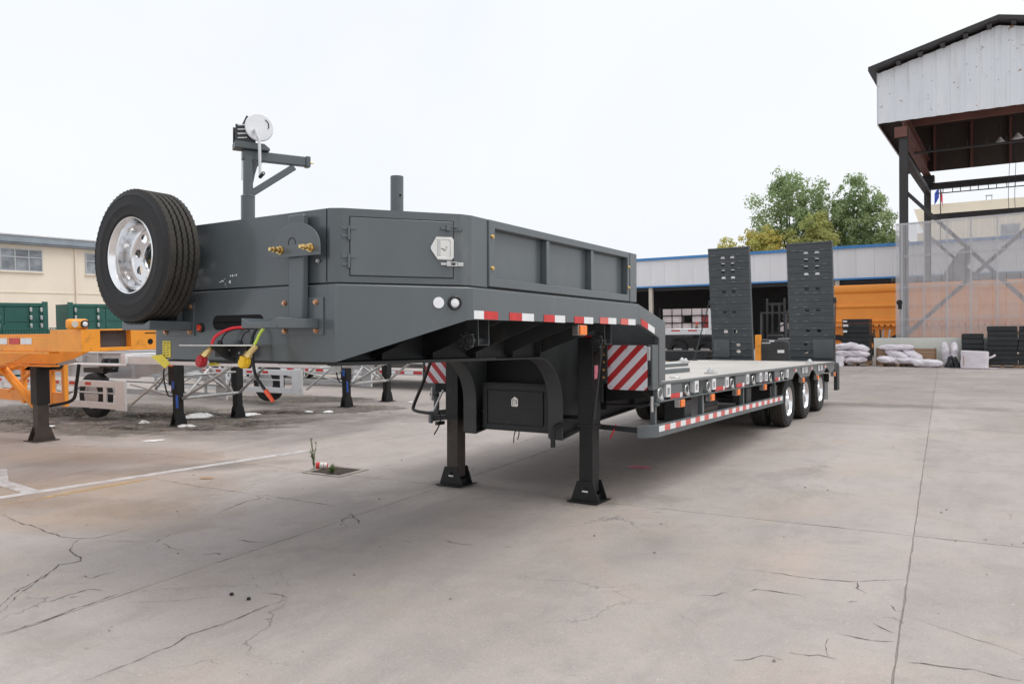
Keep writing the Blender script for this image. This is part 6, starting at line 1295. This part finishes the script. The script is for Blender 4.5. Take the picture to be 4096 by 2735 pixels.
# ================================================================== goods in front of the crane shed
pw = MB().box(0, 3.0, 0, .12, 0, 1.05).build('white_panel', 'foam_white', bevel=.01); pw.location = (-4.42, 33.25, 0); tag(pw, 'long white foam panel leaning upright behind the sacks', 'panel')
pw2 = MB().box(0, .9, 0, .1, 0, 1.02).build('white_panel', 'foam_white', bevel=.01); pw2.location = (-1.40, 33.3, 0); tag(pw2, 'short white panel between the black crate stacks', 'panel')
wc = empty('wooden_crate', (-4.28, 32.75, 0), label='open brown wooden crate panel behind the white sacks', category='crate')
for k in range(5): MB().box(0, 2.05, .02, .04, .02 + k * .13, .14 + k * .13).build('plank', 'cardboard', wc, bevel=.004)
for x in (0, 1.0, 1.98): MB().box(x, x + .07, 0, .019, 0, .68).build('batten', 'wood', wc)
def pallet(x, y, w, label):
    p = empty('pallet', (x, y, 0), label=label, category='pallet', group='wooden pallets under the sacks')
    for k in range(5): MB().box(0, w, k * .19, k * .19 + .12, .085, .105).build('plank', 'wood', p)
    for xx in (0, w / 2 - .05, w - .1): MB().box(xx, xx + .1, 0, .88, 0, .084).build('block', 'wood', p)
pallet(-5.45, 32.2, 1.0, 'wooden pallet under the sacks beside the right ramp'); pallet(-4.05, 32.15, 1.2, 'wooden pallet under the sacks in front of the wooden crate')
def sack(x, y, z, rz, L, W_, H, label, tilt=0, seed=0, roll=0):
    nu, nv = 34, 22; vs = []; fs = []
    for i in range(nu):
        u = i / (nu - 1) * 2 - 1
        e = max(0.0, 1 - abs(u) ** 3.2) ** .5; fl_ = 1 - .35 * abs(u) ** 6
        for j in range(nv):
            a = 2 * math.pi * j / nv; c, s_ = math.cos(a), math.sin(a)
            c = math.copysign(abs(c) ** .7, c); s_ = math.copysign(abs(s_) ** .8, s_)
            nn = 1 + .24 * noise.noise(Vector((u * 2.1, c * 1.4 + seed * 5.3, s_ * 1.4))) + .13 * noise.noise(Vector((u * 6, c * 3.4 + seed, s_ * 3.4))) - .10 * abs(noise.noise(Vector((u * 9 + seed, c * 3, s_ * 3)))) + .07 * noise.noise(Vector((u * 15, c * 8, s_ * 8 + seed)))
            w2 = W_ / 2 * (.80 * e + .22) * fl_ * nn; h2 = H / 2 * (e * .97 + .03) * nn
            vs.append((u * L / 2 * (1 + .02 * noise.noise(Vector((c, s_, seed)))), c * w2, s_ * h2 + H / 2))
    for i in range(nu - 1):
        for j in range(nv): fs.append((i * nv + j, i * nv + (j + 1) % nv, (i + 1) * nv + (j + 1) % nv, (i + 1) * nv + j))
    fs += [tuple(range(nv))[::-1], tuple(range((nu - 1) * nv, nu * nv))]
    o = MB().add(vs, fs).build('sack', 'sack_white'); o.location = (x, y, z); o.rotation_euler = (roll, tilt, rz); tag(o, label, 'sack', 'white woven sacks'); return o
sack(-5.00, 32.35, .106, .1, .95, .55, .26, 'white sack at the bottom of the pile beside the right ramp', 0, 1)
sack(-5.25, 32.62, .106, 1.4, .85, .5, .27, 'white sack lying end-on at the back of the pile beside the ramp', 0, 2)
sack(-4.92, 32.40, .345, -.1, .95, .5, .27, 'white sack in the middle layer of the pile beside the ramp', .10, 3)
sack(-5.30, 32.32, .345, .9, .8, .5, .27, 'white sack at the left of the pile, half hidden by the ramp chain', 0, 4)
sack(-4.90, 32.42, .59, .15, .85, .48, .25, 'white sack on the pile with its end hanging towards the crate', .22, 5)
sack(-5.30, 32.35, .62, .05, .95, .5, .26, 'topmost white sack of the pile beside the right ramp', -.12, 6)
sack(-5.48, 32.02, .02, 1.2, .9, .42, .22, 'white sack drooping from the pile against the trailer corner', -1.1, 7)
sack(-3.75, 32.3, .106, .35, .95, .52, .26, 'white sack at the lower left of the pile before the wooden crate', .12, 8)
sack(-3.15, 32.25, .106, -.25, .95, .5, .24, 'white sack at the lower right of the pile before the wooden crate', .10, 9)
sack(-3.55, 32.45, .33, -.5, .95, .5, .26, 'white sack lying aslant across the pile before the crate', .3, 10)
sack(-3.05, 32.5, .32, -.7, .85, .45, .26, 'white sack sliding off the right of the pile before the crate', .45, 11)
sack(-3.55, 32.55, .60, .02, 1.25, .48, .22, 'long white sack topmost on the pile before the crate', -.02, 12)
sack(-2.45, 32.0, .0, .1, 1.0, .5, .30, 'single white sack lying alone on the concrete', .02, 13)
sack(-2.05, 32.6, .46, .2, .9, .42, .26, 'pinkish sack standing on end, left of the black bundle', 1.45, 14)
sack(-1.80, 32.7, .46, .1, .92, .40, .26, 'pinkish sack standing on end next to the black bundle', 1.62, 15)
bb = blob('black_bundle', -1.68, 32.2, .30, .62, 'crate_black', 'slumped black plastic bundle between the standing sacks and white bag', 'bundle', 1.0, 0, 21)
bg_ = empty('bulk_bag', (-1.42, 31.9, 0), label='white square bulk bag in front of the small black crate stack', category='bag')
m = MB(); n_ = 9; vs = []
for k in range(7):
    z = .02 + .60 * k / 6
    for a in rrect(-.42, .42, -.35, .35, .12, 3): vs.append((a[0] * (1 + .04 * noise.noise(Vector((a[0] * 3, a[1] * 3, z * 4)))) + .44, a[1] * (1 + .05 * noise.noise(Vector((a[1] * 3, z * 3, 2)))), z * (1 - .16 * max(0, a[0] - .05) * (k / 6))))
npp = 16
m.add(vs, [(k * npp + j, k * npp + (j + 1) % npp, (k + 1) * npp + (j + 1) % npp, (k + 1) * npp + j) for k in range(6) for j in range(npp)] + [tuple(range(6 * npp, 7 * npp))]); m.build('bag_body', 'sack_white', bg_)
MB().tube(spline([(.82, 0, .35), (.98, -.02, .42), (1.06, 0, .48)], 4), .035, 7).build('bag_spout', 'sack_white', bg_); MB().box(.78, 1.15, -.2, .0, .008, .03).build('bag_strap', 'sack_white', bg_)
MB().box(.1, .12, -.372, -.36, .1, .45).build('bag_seam', 'cardboard', bg_, smooth=False)
def crate_stack(x, y, w, d, n, h, label, group, jig=.03, pal=True):
    z = 0
    if pal:
        p = empty('pallet', (x, y, 0), label='wooden pallet under ' + group, category='pallet')
        MB().box(0, w, 0, d, .08, .10).build('deck_board', 'wood', p)
        for xx in (0, w / 2 - .06, w - .12): MB().box(xx, xx + .12, 0, d, 0, .079).build('block', 'wood', p)
        z = .101
    for k in range(n):
        o = MB(); o.ringprism([(0, 0), (w, 0), (w, d), (0, d)], [(.06, .06), (w - .06, .06), (w - .06, d - .06), (.06, d - .06)], 2, 0, h * .94); o.box(.061, w - .061, .061, d - .061, .0, h * .3)
        ob = o.build('black_crate', 'crate_black', bevel=.008); ob.location = (x + random.uniform(-jig, jig), y + random.uniform(-jig, jig), z); ob.rotation_euler = (0, 0, random.uniform(-.01, .01)); z += h
        tag(ob, ('first', 'second', 'third', 'fourth', 'fifth', 'sixth', 'seventh', 'eighth', 'ninth')[k] + ' ' + label, 'crate', group)
crate_stack(-1.42, 32.75, .68, .7, 6, .185, 'black crate from the ground in the stack behind the bulk bag', 'the shorter crate stack')
crate_stack(-.62, 32.5, .92, .9, 8, .172, 'black crate from the ground, left column of the right edge stack', 'the left column of the big crate stack', .02)
crate_stack(.32, 32.5, .92, .9, 8, .172, 'black crate from the ground, right column of the right edge stack', 'the right column of the big crate stack', .02)
crate_stack(-5.72, 34.2, 1.0, .9, 9, .19, 'black crate from the ground in the stack under the orange tipper', 'the crate stack under the tipper', .02)
for k, z in enumerate((1.28, 1.52, 1.70)):
    o = MB().box(0, .16 + .04 * (k == 1), -.004, 0, 0, .085 - .02 * (k == 2)).build('paper_label', 'paper_white'); o.location = (-5.70, 34.16, z - .02); tag(o, ('upper', 'middle', 'lowest')[2 - k] + ' white paper label on the crate stack beside the right ramp', 'label')
pipes = empty('pipe_bundle', (-4.62, 35.2, 0), label='pale leaning pipes under the tipper beside the crate stack', category='pipes')
for k in range(4): MB().cyl((.12 * k, 0, 0), (.12 * k + .25 * (k % 2) - .1, .3, 1.35), .035, n=8).build('pipe', 'silver_paint' if k % 2 else 'rust_iron', pipes)

# ================================================================== trees behind the shed
def tree(x, y, h, clumps, leaf, label, n=4200, size=.34):
    t = empty('tree', (x, y, 0), label=label, category='tree')
    tr = MB(); top = Vector((random.uniform(-.3, .3), 0, h * .8)); tr.tube(spline([(0, 0, 0), (.1, .05, h * .3), (top.x * .6, 0, h * .55), tuple(top)], 5), .2, 9, [.30 - .25 * i / 15 for i in range(16)])
    for cx, cy, cz, r_ in clumps:
        b = Vector((0, 0, max(h * .25, cz * .55))); e = Vector((cx, cy, cz)); mid = b.lerp(e, .5) + Vector((0, 0, -.3)); tr.tube(spline([tuple(b), tuple(mid), tuple(e)], 4), .05, 6, [.11 - .09 * i / 8 for i in range(9)])
    tr.build('trunk', 'bark', t); lf = MB(); tot = sum(c[3] ** 2 for c in clumps)
    for cx, cy, cz, r_ in clumps:
        ph = random.uniform(0, 50); nl = int(n * r_ * r_ / tot); subs = []
        for q in range(24):     # twig clusters make the ragged outline and the gaps
            d0 = Vector((random.gauss(0, 1), random.gauss(0, 1), random.gauss(0, 1))).normalized(); subs.append((d0 * r_ * random.uniform(.45, 1.02), r_ * random.uniform(.20, .42)))
        for k in range(nl):
            d = Vector((random.gauss(0, 1), random.gauss(0, 1), random.gauss(0, 1))).normalized()
            bump_ = .80 + .60 * noise.noise(d * 2.3 + Vector((ph, 0, 0))) + .30 * noise.noise(d * 5 + Vector((ph, 3, 0)))
            rr_ = r_ * bump_ * random.uniform(.5, 1.0) ** .45
            sc_, sr_ = random.choice(subs); c = Vector((cx, cy, cz)) + sc_ + d * sr_ * random.uniform(.5, 1.05)
            nrm = (d + Vector((random.uniform(-.55, .55), random.uniform(-.55, .55), random.uniform(-.2, .8)))).normalized(); a = nrm.orthogonal().normalized(); b = nrm.cross(a); ang = random.uniform(0, 6.28)
            a, b = a * math.cos(ang) + b * math.sin(ang), b * math.cos(ang) - a * math.sin(ang); s_ = size * random.uniform(.55, 1.15)
            lf.add([tuple(c - a * s_ * .5), tuple(c + b * s_ * .28), tuple(c + a * s_ * .5), tuple(c - b * s_ * .28)], [(0, 1, 2, 3)])
    lf.build('crown', leaf, t, smooth=False); return t
tree(-14.7, 64.5, 13.4, [(-1.0, 0, 11.2, 2.1), (1.0, .5, 11.5, 1.9), (.0, -.3, 12.4, 1.6), (-1.6, .4, 9.2, 1.9), (1.6, 0, 9.3, 1.9), (.2, -.5, 9.4, 2.0), (-.6, 0, 7.4, 2.2), (1.4, 0, 7.2, 2.0)], 'leaf_green', 'tall rounded green tree behind the left of the two ramps', 17000, .25)
tree(-9.9, 64.5, 12.6, [(-.1, 0, 11.6, 1.25), (-1.3, .3, 10.2, 1.4), (1.0, 0, 10.5, 1.4), (-.2, -.4, 9.6, 1.7), (1.5, 0, 8.8, 1.4), (-1.8, 0, 8.3, 1.5), (.3, .2, 7.9, 1.8), (2.2, .2, 7.4, 1.1), (-1.0, 0, 7.0, 1.6)], 'leaf_green', 'green tree with a pointed top behind the right ramp', 15000, .25)
tree(-16.3, 62.2, 9.3, [(-.9, 0, 7.9, 1.0), (.6, 0, 8.1, 1.1), (0, -.3, 7.2, 1.3), (1.4, .1, 7.0, 1.0), (-2.2, 0, 7.2, .8)], 'leaf_yellow', 'low yellowing tree above the shed roof left of the tall green tree', 8000, .22)
tree(-12.4, 62.0, 10.3, [(.2, 0, 9.0, 1.0), (-.9, 0, 8.0, 1.2), (.9, .2, 7.9, 1.2), (.1, -.2, 7.3, 1.3)], 'leaf_lime', 'yellow green tree between the two tall green trees', 7500, .22)
tree(-19.2, 62.5, 8.2, [(0, 0, 7.4, 1.0), (-.6, 0, 6.8, .9), (.8, 0, 6.7, .9)], 'leaf_yellow', 'small yellowing tree at the left end of the tree row', 2600, .21)
tree(-7.6, 63.5, 8.6, [(0, 0, 7.4, 1.1), (.9, 0, 6.8, .9), (-.9, 0, 6.9, 1.0)], 'leaf_green', 'low green tree at the right end of the tree row', 3000, .22)
scene.cycles.max_bounces = 8; scene.cycles.transparent_max_bounces = 16
